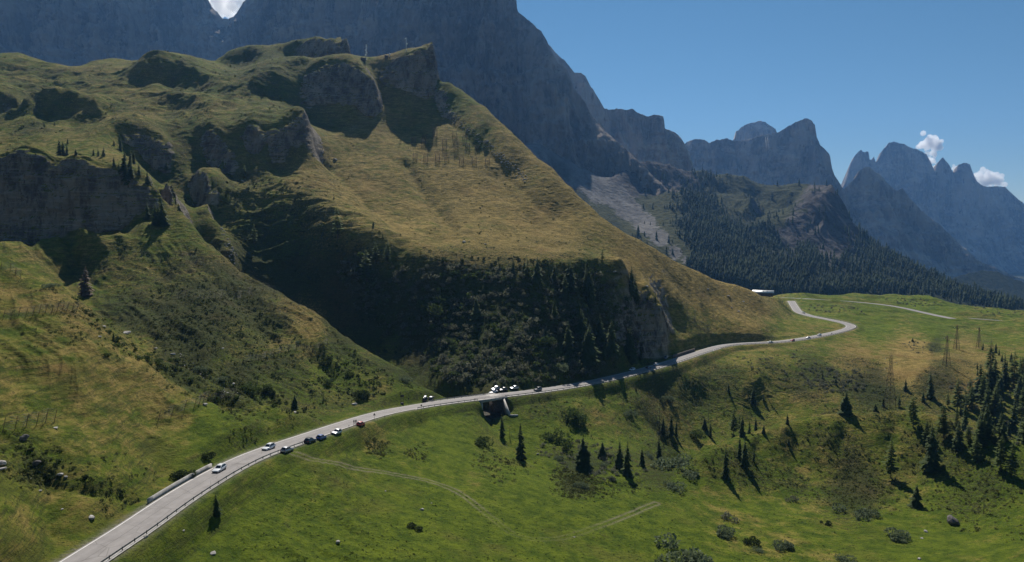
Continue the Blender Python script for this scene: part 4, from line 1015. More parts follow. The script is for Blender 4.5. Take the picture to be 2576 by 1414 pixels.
pl += scatter([(600,440),(740,452),(865,585),(1000,636),(1000,664),(850,618),(730,485),(600,458)], 80, .6, 1.6, 90) + scatter([(1000,640),(1300,648),(1560,668),(1560,694),(1300,676),(1000,668)], 110, .6, 1.9, 91)
merged('gorge_scrub', small, pl, M_DARKBUSH)
pl = scatter([(1830,900),(2000,880),(2140,960),(2100,985),(1950,960),(1880,930)], 60, .8, 1.6, 3) + scatter([(2010,935),(2060,920),(2160,935),(2180,975),(2080,990),(2020,965)], 110, 1.0, 2.0, 4)
pl += scatter([(1380,1090),(1560,1130),(1640,1190),(1560,1225),(1430,1180),(1350,1140)], 90, .8, 1.7, 6) + scatter([(2380,960),(2576,960),(2576,1120),(2440,1090)], 150, .8, 2.0, 7)
pl += scatter([(2010,764),(2160,772),(2175,790),(2040,785)], 60, .8, 1.8, 81) + scatter([(2190,748),(2330,752),(2370,768),(2300,772)], 70, .7, 1.6, 82) + scatter([(2262,868),(2300,858),(2380,872),(2385,892),(2310,890)], 70, .4, 1.0, 83) + scatter([(1700,770),(1800,830),(1830,850),(1760,830)], 50, .4, .9, 84) + scatter([(2440,760),(2576,780),(2576,800),(2460,795)], 40, .8, 1.6, 85)
merged('dwarf_scrub', small, pl, M_GREYBUSH)
shr_t = lambda j, i: max(0, SHR[j, i] - .25) * 1.4
def multi(polys, n, a, b, seed, test):
    out = []
    for q, P in enumerate(polys): out += scatter(P, n, a, b, seed + q, test)
    return out
allp = [[(0,660),(450,900),(840,1060),(500,1240),(200,1414),(0,1414)],[(300,600),(560,600),(880,870),(1060,980),(900,1040),(560,960),(300,850)],[(1300,1010),(1850,880),(2200,900),(2576,960),(2576,1120),(2100,1060),(1700,1130),(1400,1100)],[(1650,1180),(2000,1060),(2300,1050),(2576,1150),(2576,1414),(2200,1300),(1900,1240)],[(850,1090),(1200,1130),(1640,1230),(1500,1260),(1200,1240),(900,1150)]]
pl = multi(allp, 900, .28, .8, 20, shr_t)
merged('heath_tufts', tiny, pl, M_TUFT)
pl = multi(allp, 500, .3, .75, 40, shr_t)
merged('heath_tufts', tiny, pl, M_TUFT)
pl = scatter([(0,140),(900,110),(1000,180),(760,300),(400,300),(0,400)], 500, .6, 1.5, 50, shr_t) + scatter([(560,420),(900,300),(1100,330),(1560,650),(1100,650),(800,560)], 350, .4, 1.0, 51, lambda j, i: .15 + SHR[j, i])
merged('heath_tufts', tiny, pl, M_TUFT)
pl = scatter([(560,1414),(760,1160),(1050,1210),(1300,1260),(1700,1240),(2000,1280),(2250,1414)], 1500, .12, .30, 60, lambda j, i: .6)
merged('meadow_rushes', tiny, pl, M_DARKBUSH)

gul = [(180,745),(260,815),(330,862),(430,900),(520,930),(620,960),(720,1000),(800,1030),(850,1056),(760,1052),(640,1016),(520,985),(420,945),(320,895),(240,840)]
pl = scatter(gul, 170, .5, 1.5, 70)
merged('gully_scrub', small, pl[:90], M_DARKBUSH); merged('gully_scrub', small, pl[90:], M_ALDER)
pl = scatter([(330,740),(480,690),(600,730),(700,820),(760,930),(700,960),(560,900),(420,860),(340,800)], 420, .35, 1.0, 71, lambda j, i: SHR[j, i]) + scatter([(780,900),(900,880),(1000,960),(960,1000),(860,1020),(760,990)], 110, .5, 1.3, 72)
merged('heath_tufts', tiny, pl, M_DARKBUSH)
pl = scatter([(50,1160),(120,1150),(300,1230),(390,1270),(330,1290),(200,1240),(60,1200)], 55, .4, 1.0, 73)
merged('gully_scrub', small, pl, M_DARKBUSH)

# far wood on the ridge
def conifer_arrays(seed):
    r = np.random.default_rng(seed); V = []; Q = []
    for (z0, z1, rad) in ((.04, .5, .17), (.3, .76, .13), (.58, 1.0, .085)):
        i = len(V); n = 7
        for j in range(n): V.append((rad * math.cos(j * 6.283 / n) * r.uniform(.7, 1.25), rad * math.sin(j * 6.283 / n) * r.uniform(.7, 1.25), z0 + r.uniform(-.05, .05)))
        V.append((0, 0, z1))
        for j in range(n): Q.append((i + j, i + (j + 1) % n, i + n))
    return np.array(V), np.array(Q)
CON = [conifer_arrays(i) for i in range(6)]
r = random.Random(9); pl = []
poly = [(1590,430),(1700,490),(1800,540),(1900,600),(1960,600),(2000,560),(2060,500),(2120,500),(2200,600),(2330,690),(2576,775),(2576,810),(1900,740),(1760,660),(1650,520)]
while len(pl) < 6500:
    u = r.uniform(1590, 2640); v = r.uniform(430, 815)
    if G.hit(u, v) is not None: continue
    p = R.hit(u, v)
    if p is None: continue
    j, i = R.cell(p)
    if r.random() > float(sstep(.3, .8, RWOOD[j, i])) * .9 + .02: continue
    grove = math.sin(p.x / 37 + 1.3 * math.sin(p.y / 51)) * math.sin(p.y / 43 + 1.1 * math.sin(p.x / 60))
    if r.random() < .30 - .5 * grove: continue
    s = r.uniform(6, 14) if r.random() < .6 - .3 * grove else r.uniform(13, 23)
    pl.append((p - Vector((0, 0, 1)), s * r.uniform(.9, 1.3), s, r.uniform(0, 6.28)))
pl.sort(key=lambda q: q[0].y)
merged('far_wood', CON, pl, M_FOREST)
# ------------------------------------------------------------------ mesh helpers for built things
class MB:
    def __init__(self): self.V = []; self.Q = []
    def add(self, V, Q):
        n = len(self.V); self.V += [tuple(v) for v in V]; self.Q += [tuple(i + n for i in q) for q in Q]; return self
    def box(self, c, s, rz=0.0):
        cx, cy, cz = c; a, b = math.cos(rz), math.sin(rz); V = []
        for dz in (-.5, .5):
            for dx, dy in ((-.5, -.5), (.5, -.5), (.5, .5), (-.5, .5)):
                x, y = dx * s[0], dy * s[1]; V.append((cx + x * a - y * b, cy + x * b + y * a, cz + dz * s[2]))
        return self.add(V, [(3, 2, 1, 0), (4, 5, 6, 7), (0, 1, 5, 4), (1, 2, 6, 5), (2, 3, 7, 6), (3, 0, 4, 7)])
    def bar(self, p, q, r, n=6, r2=None):
        p, q = Vector(p), Vector(q); d = (q - p)
        if d.length < 1e-6: return self
        d.normalize(); a = d.orthogonal().normalized(); b = d.cross(a); V = []; r2 = r if r2 is None else r2
        for c, rr_ in ((p, r), (q, r2)):
            for j in range(n):
                t = j * 2 * math.pi / n + .4; V.append(c + (a * math.cos(t) + b * math.sin(t)) * rr_)
        Q = [(j, (j + 1) % n, n + (j + 1) % n, n + j) for j in range(n)] + [tuple(range(n - 1, -1, -1)), tuple(range(n, 2 * n))]
        return self.add(V, Q)
    def mesh(self, name, mat, smooth=False):
        L = [i for q in self.Q for i in q]; S = [len(q) for q in self.Q]
        return np_mesh(name, self.V, None, mat, smooth, L, S)
    def build(self, name, mat, parent=None, smooth=False, loc=None): return mobj(name, self.mesh(name, mat, smooth), parent, loc)

def road_near(u, v):
    p = G.hit(u, v)
    k = min(range(len(ROAD)), key=lambda i: (ROAD[i].x - p.x) ** 2 + (ROAD[i].y - p.y) ** 2)
    a, b = ROAD[max(k - 1, 0)], ROAD[min(k + 1, len(ROAD) - 1)]
    return p, k, (b - a).normalized(), math.hypot(ROAD[k].x - p.x, ROAD[k].y - p.y)
def copy_tree(o, parent=None):
    c = o.copy(); COL.objects.link(c); c.parent = parent
    for ch in list(o.children): copy_tree(ch, c)
    return c

# ------------------------------------------------------------------ cars
def paint(name, col, met=0.0, rough=.32):
    return plain(name, col, rough, met, .5, .04, 2.0, coat=.6)
P_WHITE = paint('white_paint', (.74, .75, .75)); P_SILVER = paint('silver_paint', (.42, .43, .45), .5); P_BLACK = paint('black_paint', (.014, .015, .018)); P_BLUE = paint('blue_paint', (.030, .10, .34)); P_RED = paint('red_paint', (.50, .025, .02)); P_GREY = paint('grey_paint', (.09, .095, .10))
M_GLASS = plain('car_glass', (.012, .015, .018), .08, 0, .6, .1); M_LAMP = plain('headlamp_glass', (.70, .72, .74), .15, 0, .6, .05); M_TAIL = plain('tail_lamp_glass', (.30, .012, .012), .2, 0, .5, .05); M_RIM = plain('alloy_rim', (.40, .41, .42), .35, .7, .5, .1); M_TRIM = plain('black_plastic_trim', (.03, .03, .031), .7, 0, .3, .1)

def car_meshes(L=4.4, W_=1.82, H=1.52, style='suv'):
    hl = L / 2; hw = W_ / 2; belt = .60 * H; g = .20
    out = {}
    st = [(-hl, .80, g + .16, belt * .78), (-hl + .10, .93, g + .04, belt * .97), (-hl + .5, 1.0, g, belt * 1.02), (-hl * .3, 1.0, g, belt * 1.0), (hl * .28, 1.0, g, belt * .98), (hl * .52, .99, g, belt * .93), (hl * .80, .95, g + .02, belt * .84), (hl - .12, .86, g + .06, belt * .74), (hl, .72, g + .18, belt * .58)]
    if style == 'box': st = [(-hl, .92, g + .16, belt * .98), (-hl + .08, 1.0, g + .06, belt * 1.04), (-hl * .3, 1.0, g + .06, belt * 1.02), (hl * .30, 1.0, g + .06, belt * 1.0), (hl * .60, .98, g + .06, belt * .98), (hl * .92, .95, g + .08, belt * .95), (hl, .90, g + .2, belt * .80)]
    V = []; Q = []; m = 8
    for (x, w, zb, zt) in st:
        ww = hw * w
        V += [(x, -ww * .82, zb), (x, -ww, zb + .16), (x, -ww, zb + (zt - zb) * .68), (x, -ww * .90, zt), (x, ww * .90, zt), (x, ww, zb + (zt - zb) * .68), (x, ww, zb + .16), (x, ww * .82, zb)]
    for k in range(len(st) - 1):
        for j in range(m): Q.append((k * m + j, k * m + (j + 1) % m, (k + 1) * m + (j + 1) % m, (k + 1) * m + j))
    Q += [tuple(range(m - 1, -1, -1)), tuple(range((len(st) - 1) * m, len(st) * m))]
    b = MB().add(V, Q)
    if style == 'box': c = [(-hl + .12, -hl + .28), (hl * .22, hl * .10)]
    elif style == 'sedan': c = [(-hl * .72, -hl * .40), (hl * .36, hl * .02)]
    else: c = [(-hl + .10, -hl * .70), (hl * .38, hl * .06)]
    (rb, rt), (fb, ft) = c; bz = belt * .97; wb = hw * .90; wt = hw * .68
    cab = [(rb, -wb, bz), (fb, -wb, bz), (fb, wb, bz), (rb, wb, bz), (rt, -wt, H - .05), (ft, -wt, H - .06), (ft, wt, H - .06), (rt, wt, H - .05),
           (rt + .14, -wt * .86, H), (ft - .18, -wt * .86, H), (ft - .18, wt * .86, H), (rt + .14, wt * .86, H)]
    b.add(cab, [(0, 1, 5, 4), (1, 2, 6, 5), (2, 3, 7, 6), (3, 0, 4, 7), (4, 5, 9, 8), (5, 6, 10, 9), (6, 7, 11, 10), (7, 4, 8, 11), (8, 9, 10, 11)])
    out['body'] = b
    def pane(i, j, k_, l, push):
        P = [Vector(cab[q]) for q in (i, j, k_, l)]; cen = sum(P, Vector()) / 4
        P = [p + (cen - p) * .13 + Vector(push) for p in P]
        return MB().add(P, [(0, 1, 2, 3)])
    out['windscreen'] = pane(1, 2, 6, 5, (.012, 0, .008)); out['rear_window'] = pane(3, 0, 4, 7, (-.012, 0, .008))
    out['side_window'] = [pane(0, 1, 5, 4, (0, -.012, .006)), pane(2, 3, 7, 6, (0, .012, .006))]
    wheels = []
    for x in (-hl * .60, hl * .62):
        for s in (-1, 1): wheels.append((x, s * (hw - .10), .34))
    out['wheels'] = wheels
    out['headlight'] = [MB().box((hl - .13, s * hw * .66, belt * .66), (.16, .40, .15)) for s in (-1, 1)]
    out['tail_light'] = [MB().box((-hl + .05, s * hw * .76, belt * .82), (.10, .22, .26)) for s in (-1, 1)]
    out['side_mirror'] = [MB().box((fb - .12, s * (hw + .06), bz + .06), (.12, .20, .14)) for s in (-1, 1)]
    out['bumper'] = [MB().box((hl - .04, 0, g + .18), (.12, W_ * .74, .20)), MB().box((-hl + .02, 0, g + .18), (.12, W_ * .80, .20))]
    out['roof_rail'] = [MB().bar((rt + .2, s * wt * .96, H + .03), (ft - .2, s * wt * .96, H + .03), .025, 5) for s in (-1, 1)]
    return out
TYRE = MB().bar((0, -.11, 0), (0, .11, 0), .34, 16).mesh('tyre', M_BLACK, False); RIM = MB().bar((0, -.116, 0), (0, .116, 0), .20, 12).mesh('rim', M_RIM)
STYLES = {}
def car_parts(style):
    if style in STYLES: return STYLES[style]
    dims = {'suv': dict(L=4.45, W_=1.84, H=1.58), 'sedan': dict(L=4.55, W_=1.80, H=1.42, style='sedan'), 'estate': dict(L=4.7, W_=1.84, H=1.48), 'box': dict(L=4.2, W_=1.82, H=1.88, style='box'), 'hatch': dict(L=4.0, W_=1.76, H=1.48)}[style]
    STYLES[style] = car_meshes(**dims); return STYLES[style]
BODY = {}
def bev(me, w=.03):
    bm = bmesh.new(); bm.from_mesh(me)
    ed = [e for e in bm.edges if len(e.link_faces) == 2 and e.calc_face_angle(0) > .35]
    bmesh.ops.bevel(bm, geom=ed, offset=w, segments=2, affect='EDGES', profile=.6)
    bm.to_mesh(me); bm.free()
    me.polygons.foreach_set('use_smooth', np.ones(len(me.polygons), bool))
PARTM = {}
def car(u, v, direction, style, paintm, label, yaw=0.0, side=None, roof=None):
    p, k, t, rd = road_near(u, v)
    z = ROAD[k].z + .065 if rd < 4 else max(G.at(p.x, p.y), ROAD[k].z - .5) + .02
    h = math.atan2(t.y, t.x) + (math.pi if direction == 't' else 0) + yaw
    root = empty('parked_car' if side else 'car', (p.x, p.y, z), h)
    tag(root, label, 'car', 'cars along the mountain road')
    if rd >= 4:      # wheels on the verge: follow the ground
        c, s = math.cos(h), math.sin(h)
        zs = {(a, b): G.at(p.x + c * a - s * b, p.y + s * a + c * b) for a in (-1.35, 1.35) for b in (-.8, .8)}
        zc = sum(zs.values()) / 4
        pit = math.atan2((zs[(1.35, .8)] + zs[(1.35, -.8)] - zs[(-1.35, .8)] - zs[(-1.35, -.8)]) / 2, 2.7); rol = math.atan2((zs[(1.35, .8)] + zs[(-1.35, .8)] - zs[(1.35, -.8)] - zs[(-1.35, -.8)]) / 2, 1.6)
        root.location.z = zc + .03; root.rotation_euler = (max(-.15, min(.15, rol)), -max(-.12, min(.12, pit)), h)
    S = car_parts(style)
    key = (style, paintm.name)
    if key not in BODY:
        me = S['body'].mesh('body', paintm); bev(me, .05); BODY[key] = me
    mobj('body', BODY[key], root)
    def part(nm, mb, mat, q):
        kk = (style, nm, q)
        if kk not in PARTM: PARTM[kk] = mb.mesh(nm, mat)
        return mobj(nm, PARTM[kk], root)
    part('windscreen', S['windscreen'], M_GLASS, 0); part('rear_window', S['rear_window'], M_GLASS, 0)
    for q in range(2):
        part('side_window', S['side_window'][q], M_GLASS, q); part('headlight', S['headlight'][q], M_LAMP, q); part('tail_light', S['tail_light'][q], M_TAIL, q)
        part('side_mirror', S['side_mirror'][q], M_TRIM, q); part('bumper', S['bumper'][q], M_TRIM, q)
        if style in ('suv', 'estate'): part('roof_rail', S['roof_rail'][q], M_TRIM, q)
    for w in S['wheels']:
        wo = empty('wheel', w); wo.parent = root; mobj('tyre', TYRE, wo); mobj('rim', RIM, wo)
    if roof:
        H = {'suv': 1.58, 'sedan': 1.42, 'estate': 1.48, 'box': 1.88, 'hatch': 1.48}[style]
        me = MB().box((-.35, 0, H + .24), (1.9, .85, .36)).mesh('roof_box', roof); bev(me, .10); mobj('roof_box', me, root)
    return root
car(552,1186,'t','estate',P_WHITE,'white estate car driving beside the low roadside wall')
car(676,1131,'t','suv',P_WHITE,'white suv driving on the left lane opposite the track start')
car(722,1136,'a','suv',P_SILVER,'silver white suv seen from behind, pulled off where the meadow track starts', side=1)
car(780,1113,'a','suv',P_BLACK,'black suv parked nose to tail behind the blue car', side=1)
car(808,1104,'a','hatch',P_BLUE,'blue hatchback parked in front of the black suv', side=1)
car(846,1091,'t','suv',P_WHITE,'white suv parked on the grass verge beyond the blue car', side=1)
car(907,1070,'a','hatch',P_RED,'red car parked beside the two standing people', side=1)
car(1069,1008,'a','suv',P_BLACK,'black car with a white roof box at the lay-by before the bridge', yaw=.5, side=1, roof=M_WHITE)
car(1085,1005,'a','hatch',P_GREY,'dark grey hatchback right of the roof box car', yaw=.5, side=1)
car(1241,988,'t','sedan',P_WHITE,'white saloon coming onto the bridge')
car(1246,980,'t','suv',P_SILVER,'silver car parked in the shade behind the white saloon', side=1)
car(1266,983,'t','suv',P_BLACK,'black suv parked in the shade at the foot of the thicket', side=1)
car(1293,979,'t','suv',P_SILVER,'silver suv parked in the shade, last of the row by the bridge', side=1)
car(1353,984,'t','box',P_GREY,'dark boxy off-roader driving towards the bridge')
car(1590,932,'t','estate',P_WHITE,'white estate car in the tree shadows on the road')
car(1631,927,'a','sedan',P_BLACK,'dark saloon driving uphill past the rock buttress')
car(1651,920,'a','suv',P_WHITE,'white suv driving uphill ahead of the dark saloon')
car(1675,902,'t','hatch',P_GREY,'dark grey car parked in the shade under the rock buttress', side=1)
car(1937,863,'t','sedan',P_WHITE,'white saloon on the straight before the bend, nearest of four')
car(1994,858.5,'t','hatch',P_RED,'red hatchback on the straight between two white cars')
car(2033,852,'t','sedan',P_SILVER,'silver saloon on the straight behind the red hatchback')
car(2061,845,'t','suv',P_WHITE,'white van-like suv nearest to the hairpin bend')
car(2022,789,'t','hatch',P_SILVER,'small silver car parked beside the upper road', side=1)

# motorcycle with rider near the bend
p, k, t, _ = road_near(2092, 841)
root = empty('motorcycle', (p.x, p.y, ROAD[k].z + .065), math.atan2(t.y, t.x) + math.pi); tag(root, 'dark motorcycle on the road just before the hairpin', 'motorcycle')
mb = MB().bar((-.5, 0, .62), (.45, 0, .72), .16, 8, .12).bar((.45, 0, .72), (.72, 0, .35), .05).bar((.35, -.3, 1.0), (.35, .3, 1.0), .025).bar((.40, 0, .7), (.35, 0, 1.0), .04); mb.build('frame', M_TRIM, root)
for x in (-.65, .72): MB().bar((x, -.06, .31), (x, .06, .31), .31, 14).build('wheel', M_BLACK, root)

# ------------------------------------------------------------------ people: one continuous skinned body each
def person(loc, rz, label, shirt, trousers, arm=.25):
    J = [(0,0,.95,.13),(0,0,1.18,.125),(0,0,1.42,.14),(0,0,1.52,.06),(0,.01,1.60,.075),(0,.01,1.70,.10),(0,.01,1.78,.07)]
    E = [(0,1),(1,2),(2,3),(3,4),(4,5),(5,6)]
    for s in (-1, 1):
        n = len(J); J += [(s*.10,0,.88,.095),(s*.11,.01,.50,.068),(s*.11,-.01,.10,.048),(s*.12,.12,.04,.04)]; E += [(0,n),(n,n+1),(n+1,n+2),(n+2,n+3)]
        n = len(J); J += [(s*.19,0,1.42,.062),(s*(.24+arm*.1),.02,1.14,.046),(s*.24,.10,.90,.034),(s*.24,.13,.82,.028)]; E += [(2,n),(n,n+1),(n+1,n+2),(n+2,n+3)]
        for f in range(5):
            m = len(J); J.append((s*(.235+.004*f-.008), .10+.018*f, .75+.01*abs(f-2), .009)); E.append((n+3, m))
    me = bpy.data.meshes.new('person'); me.from_pydata([j[:3] for j in J], E, []); me.materials.append(shirt)
    o = mobj('person', me, None, loc); o.rotation_euler = (0, 0, rz)
    sk = o.modifiers.new('skin', 'SKIN'); sv = me.skin_vertices[0].data
    for i, j in enumerate(J): sv[i].radius = (j[3], j[3])
    sv[0].use_root = True
    o.modifiers.new('sub', 'SUBSURF').levels = 1
    dg = bpy.context.evaluated_depsgraph_get(); ev = bpy.data.meshes.new_from_object(o.evaluated_get(dg))
    o.modifiers.clear(); o.data = ev; ev.name = 'person'
    ev.materials.clear()
    for m_ in (shirt, trousers, M_SKIN, M_HAIR): ev.materials.append(m_)
    for pl_ in ev.polygons:
        z = pl_.center.z; x = abs(pl_.center.x)
        pl_.material_index = (3 if z > 1.70 or (z > 1.58 and pl_.center.y < -.03) else 2) if z > 1.50 else (1 if z < .93 and x < .2 else (2 if z < .88 else 0))
        pl_.use_smooth = True
    MB().add([(-.02,.11,1.655),(.02,.11,1.655),(0,.135,1.64),(0,.105,1.70)], [(0,1,3),(0,2,1),(0,3,2),(1,2,3)]).build('nose', M_SKIN, o)
    return tag(o, label, 'person')
M_SKIN = plain('skin', (.45, .27, .20), .6, 0, .3, .08); M_HAIR = plain('hair', (.03, .022, .018), .8, 0, .2, .1); M_JACKET = plain('dark_jacket', (.025, .027, .033), .85, 0, .2, .15); M_JEANS = plain('dark_trousers', (.03, .035, .05), .9, 0, .2, .15)
for (u, v, lab, rz, m_) in ((890.6, 1069.5, 'person in dark clothes standing on the road edge, left of the pair', 2.6, M_JACKET), (895.5, 1068.5, 'person in dark clothes beside the red car, right of the pair', 3.6, M_GREYCOAT if 'M_GREYCOAT' in globals() else M_JEANS)):
    p, k, t, rd = road_near(u, v); person((p.x, p.y, ROAD[k].z + .06), rz, lab, m_, M_JEANS)

# ------------------------------------------------------------------ guard rails
def off_line(off, i0, i1, dz=0.0):
    out = []
    for k in range(i0, i1 + 1):
        a, b = ROAD[max(k - 2, 0)], ROAD[min(k + 2, len(ROAD) - 1)]; t = b - a; n = Vector((t.y, -t.x, 0)).normalized()
        out.append(ROAD[k] + n * off + Vector((0, 0, dz)))
    return out
POST = MB().box((0, 0, .36), (.10, .14, .90)).mesh('post', M_DARKSTEEL)
def guard_rail(off, i0, i1, label, every=2, h=(.42, .74), name='guard_rail'):
    L = off_line(off, i0, i1); s = 1 if off > 0 else -1
    root = empty(name, L[0]); tag(root, label, 'guard rail', 'guard rails of the mountain road')
    mb = MB(); prof = [(h[0], 0), (h[0] + .07, .05), (h[0] + .14, 0), (h[1] - .14, 0), (h[1] - .07, .05), (h[1], 0)]
    V = []; m = len(prof) * 2
    for k, p in enumerate(L):
        a, b = L[max(k - 1, 0)], L[min(k + 1, len(L) - 1)]; t = b - a; n = Vector((t.y, -t.x, 0)).normalized() * -s
        for (z, d) in prof: V.append(p - L[0] + n * (d + .02) + Vector((0, 0, z)))
        for (z, d) in prof[::-1]: V.append(p - L[0] + n * (d - .01) + Vector((0, 0, z)))
    Q = [(k * m + j, k * m + (j + 1) % m, (k + 1) * m + (j + 1) % m, (k + 1) * m + j) for k in range(len(L) - 1) for j in range(m)]
    mb.add(V, Q).build('rail', M_STEEL, root)
    for k in range(0, len(L), every):
        a, b = L[max(k - 1, 0)], L[min(k + 1, len(L) - 1)]; t = b - a
        o = mobj('post', POST, root, L[k] - L[0]); o.rotation_euler = (0, 0, math.atan2(t.y, t.x))
    return root
RI = road_index
iend = len(ROAD) - 1
hp = int(np.argmax([proj(*p)[0] for p in ROAD]))
guard_rail(4.35, 2, RI(735), 'long steel guard rail along the meadow edge, lower left', 2)
guard_rail(4.35, RI(1028), BR0 - 1, 'steel guard rail leading up to the bridge on the meadow side', 2)
guard_rail(4.35, BR1 + 1, RI(1780), 'steel guard rail on the valley side just after the bridge', 2)
guard_rail(4.35, RI(1782), RI(1985), 'steel guard rail on the valley side of the far straight', 2)
guard_rail(4.35, RI(1990), min(hp + 34, iend), 'steel guard rail round the outside of the hairpin', 2)
guard_rail(-4.35, RI(1092), RI(1228), 'steel guard rail on the gorge side before the bridge', 2)
# wooden-post railing on the bridge
br = off_line(4.55, BR0 - 2, BR1 + 2)
root = empty('bridge_railing', br[0]); tag(root, 'dark railing with upright posts along the bridge edge', 'railing')
for zz in (.55, 1.0):
    mb = MB()
    for a, b in zip(br[:-1], br[1:]): mb.bar(a - br[0] + Vector((0, 0, zz)), b - br[0] + Vector((0, 0, zz)), .05, 6)
    mb.build('rail', M_DARKSTEEL, root)
for p in br: MB().box((0, 0, .55), (.14, .14, 1.15)).build('post', M_DARKSTEEL, root, p - br[0])

# ------------------------------------------------------------------ bridge
mid = (BR0 + BR1) // 2; a, b = ROAD[BR0], ROAD[BR1]; t = (b - a).normalized(); n = Vector((t.y, -t.x, 0)).normalized(); ang = math.atan2(t.y, t.x); c0 = (a + b) / 2; span_l = (b - a).length
root = empty('bridge', (c0.x, c0.y, c0.z), ang); tag(root, 'small concrete road bridge over the dark stream gap', 'bridge')
MB().box((0, 0, -.47), (span_l + 5, 10.4, .80)).build('deck', M_CONC, root)
MB().box((0, -4.85, .06), (span_l + 5, .55, .22)).build('kerb', M_CONC, root); MB().box((0, 4.85, .06), (span_l + 5, .55, .22)).build('kerb', M_CONC, root)
MB().box((-span_l / 2 + .2, 0, -5.2), (1.3, 9.6, 8.6)).build('abutment', M_BRICK, root); MB().box((span_l / 2 + .6, 0, -5.2), (1.3, 9.6, 8.6)).build('abutment', M_BRICK, root)
MB().box((-span_l / 2 - .1, -5.15, -4.4), (.75, .9, 7.0)).build('pier', M_CONC, root)
mb = MB()      # wing wall stepping down to the stream on the right
q0 = unproj(1242, 1005, float(c0.y) - 4.0); q1 = G.hit(1283, 1046); q2 = G.hit(1303, 1045.5)
P0 = Vector((span_l / 2 + .3, -5.3, -.3))
inv = Matrix.Rotation(-ang, 4, 'Z')
L1 = inv @ (q1 + Vector((0, 0, .45)) - c0); L2 = inv @ (q2 + Vector((0, 0, .45)) - c0)
for A_, B_ in ((P0, L1), (L1, L2)):
    d = (B_ - A_); dn = Vector((-d.y, d.x, 0)).normalized() * .35
    V = [A_ - dn, A_ + dn, B_ + dn, B_ - dn]; V2 = [Vector((v.x, v.y, v.z - 4.5)) for v in V]
    mb.add(V2 + V, [(3, 2, 1, 0), (4, 5, 6, 7), (0, 1, 5, 4), (1, 2, 6, 5), (2, 3, 7, 6), (3, 0, 4, 7)])
mb.build('wing_wall', M_CONC, root)

# ------------------------------------------------------------------ roadside walls
def road_wall(off, i0, i1, h, w, label, mat, name='roadside_wall'):
    L = off_line(off, i0, i1); mb = MB(); V = []
    for k, p in enumerate(L):
        a, b = L[max(k - 1, 0)], L[min(k + 1, len(L) - 1)]; t = b - a; n = Vector((t.y, -t.x, 0)).normalized() * w / 2
        jz = random.uniform(-.02, .02)
        for dn, z in ((-1, -.6), (-1, h + jz), (1, h + jz), (1, -.6)): V.append(p + n * dn + Vector((0, 0, z)))
    Q = [(k * 4 + j, k * 4 + (j + 1) % 4, k * 4 + 4 + (j + 1) % 4, k * 4 + 4 + j) for k in range(len(L) - 1) for j in range(4)] + [(3, 2, 1, 0), tuple(len(V) - 4 + j for j in range(4))]
    o = mb.add(V, Q).build(name, mat); return tag(o, label, 'wall')
road_wall(-4.75, RI(425), RI(578), .95, .45, 'low concrete wall along the inner road edge, lower left', M_CONC)
road_wall(-5.0, RI(1712), RI(1765), 1.9, .8, 'short masonry wall under the dirt bank beside the road', M_BRICK)

# ------------------------------------------------------------------ signs and marker posts
def roadside(u, v): 
    p = G.hit(u, v); return Vector((p.x, p.y, G.at(p.x, p.y)))
root = empty('sign_board', roadside(1012, 1017)); tag(root, 'grey rectangular sign board on two tall posts beside the road', 'sign')
for s in (-1, 1): MB().bar((s * .55, 0, -.2), (s * .55, 0, 3.9), .06).build('post', M_DARKSTEEL, root)
MB().box((0, -.06, 3.45), (1.55, .06, .95)).build('panel', M_DARKSTEEL, root)
me = MB().box((-.1, .1, .35), (1.3, .8, .75)).mesh('base_block', M_DSTONE); bev(me, .12); mobj('base_block', me, root)
def round_sign(u, v, h, label, tri=False):
    root = empty('road_sign', roadside(u, v)); tag(root, label, 'sign', 'small signs along the road')
    MB().bar((0, 0, -.2), (0, 0, h), .04).build('post', M_DARKSTEEL, root)
    if tri: MB().add([(-.48, -.05, h - .85), (.48, -.05, h - .85), (0, -.05, h), (-.48, -.02, h - .85), (.48, -.02, h - .85), (0, -.02, h)], [(0, 1, 2), (5, 4, 3), (0, 3, 4, 1), (1, 4, 5, 2), (2, 5, 3, 0)]).build('panel', M_DARKSTEEL, root)
    else: MB().bar((0, -.05, h - .3), (0, -.02, h - .3), .33, 16).build('panel', M_DARKSTEEL, root)
round_sign(942, 1055, 2.3, 'dark triangular warning sign seen from behind beyond the red car', True)
round_sign(1028, 1019, 3.0, 'tall slim road sign right of the two-post board')
round_sign(1060, 1036, 2.9, 'round road sign seen from behind in front of the guard rail')
round_sign(2016, 781, 2.6, 'small road sign beside the silver car on the upper road')
DEL = [(755,1118,'left of the black suv'),(832,1092,'between blue car and white suv'),(878,1074,'just before the two people'),(968,1050,'right of the triangular warning sign'),(1085,1014,'by the end of the gorge side guard rail')]
for u, v, w_ in DEL:
    root = empty('marker_post', roadside(u, v)); tag(root, 'thin roadside marker post ' + w_, 'marker post', 'marker posts along the road edge')
    MB().box((0, 0, .4), (.12, .10, 1.1)).build('post', M_WHITE if u == 1085 else M_TRIM, root); MB().box((0, 0, .82), (.125, .105, .18)).build('band', M_BLACK if u == 1085 else M_WHITE, root)

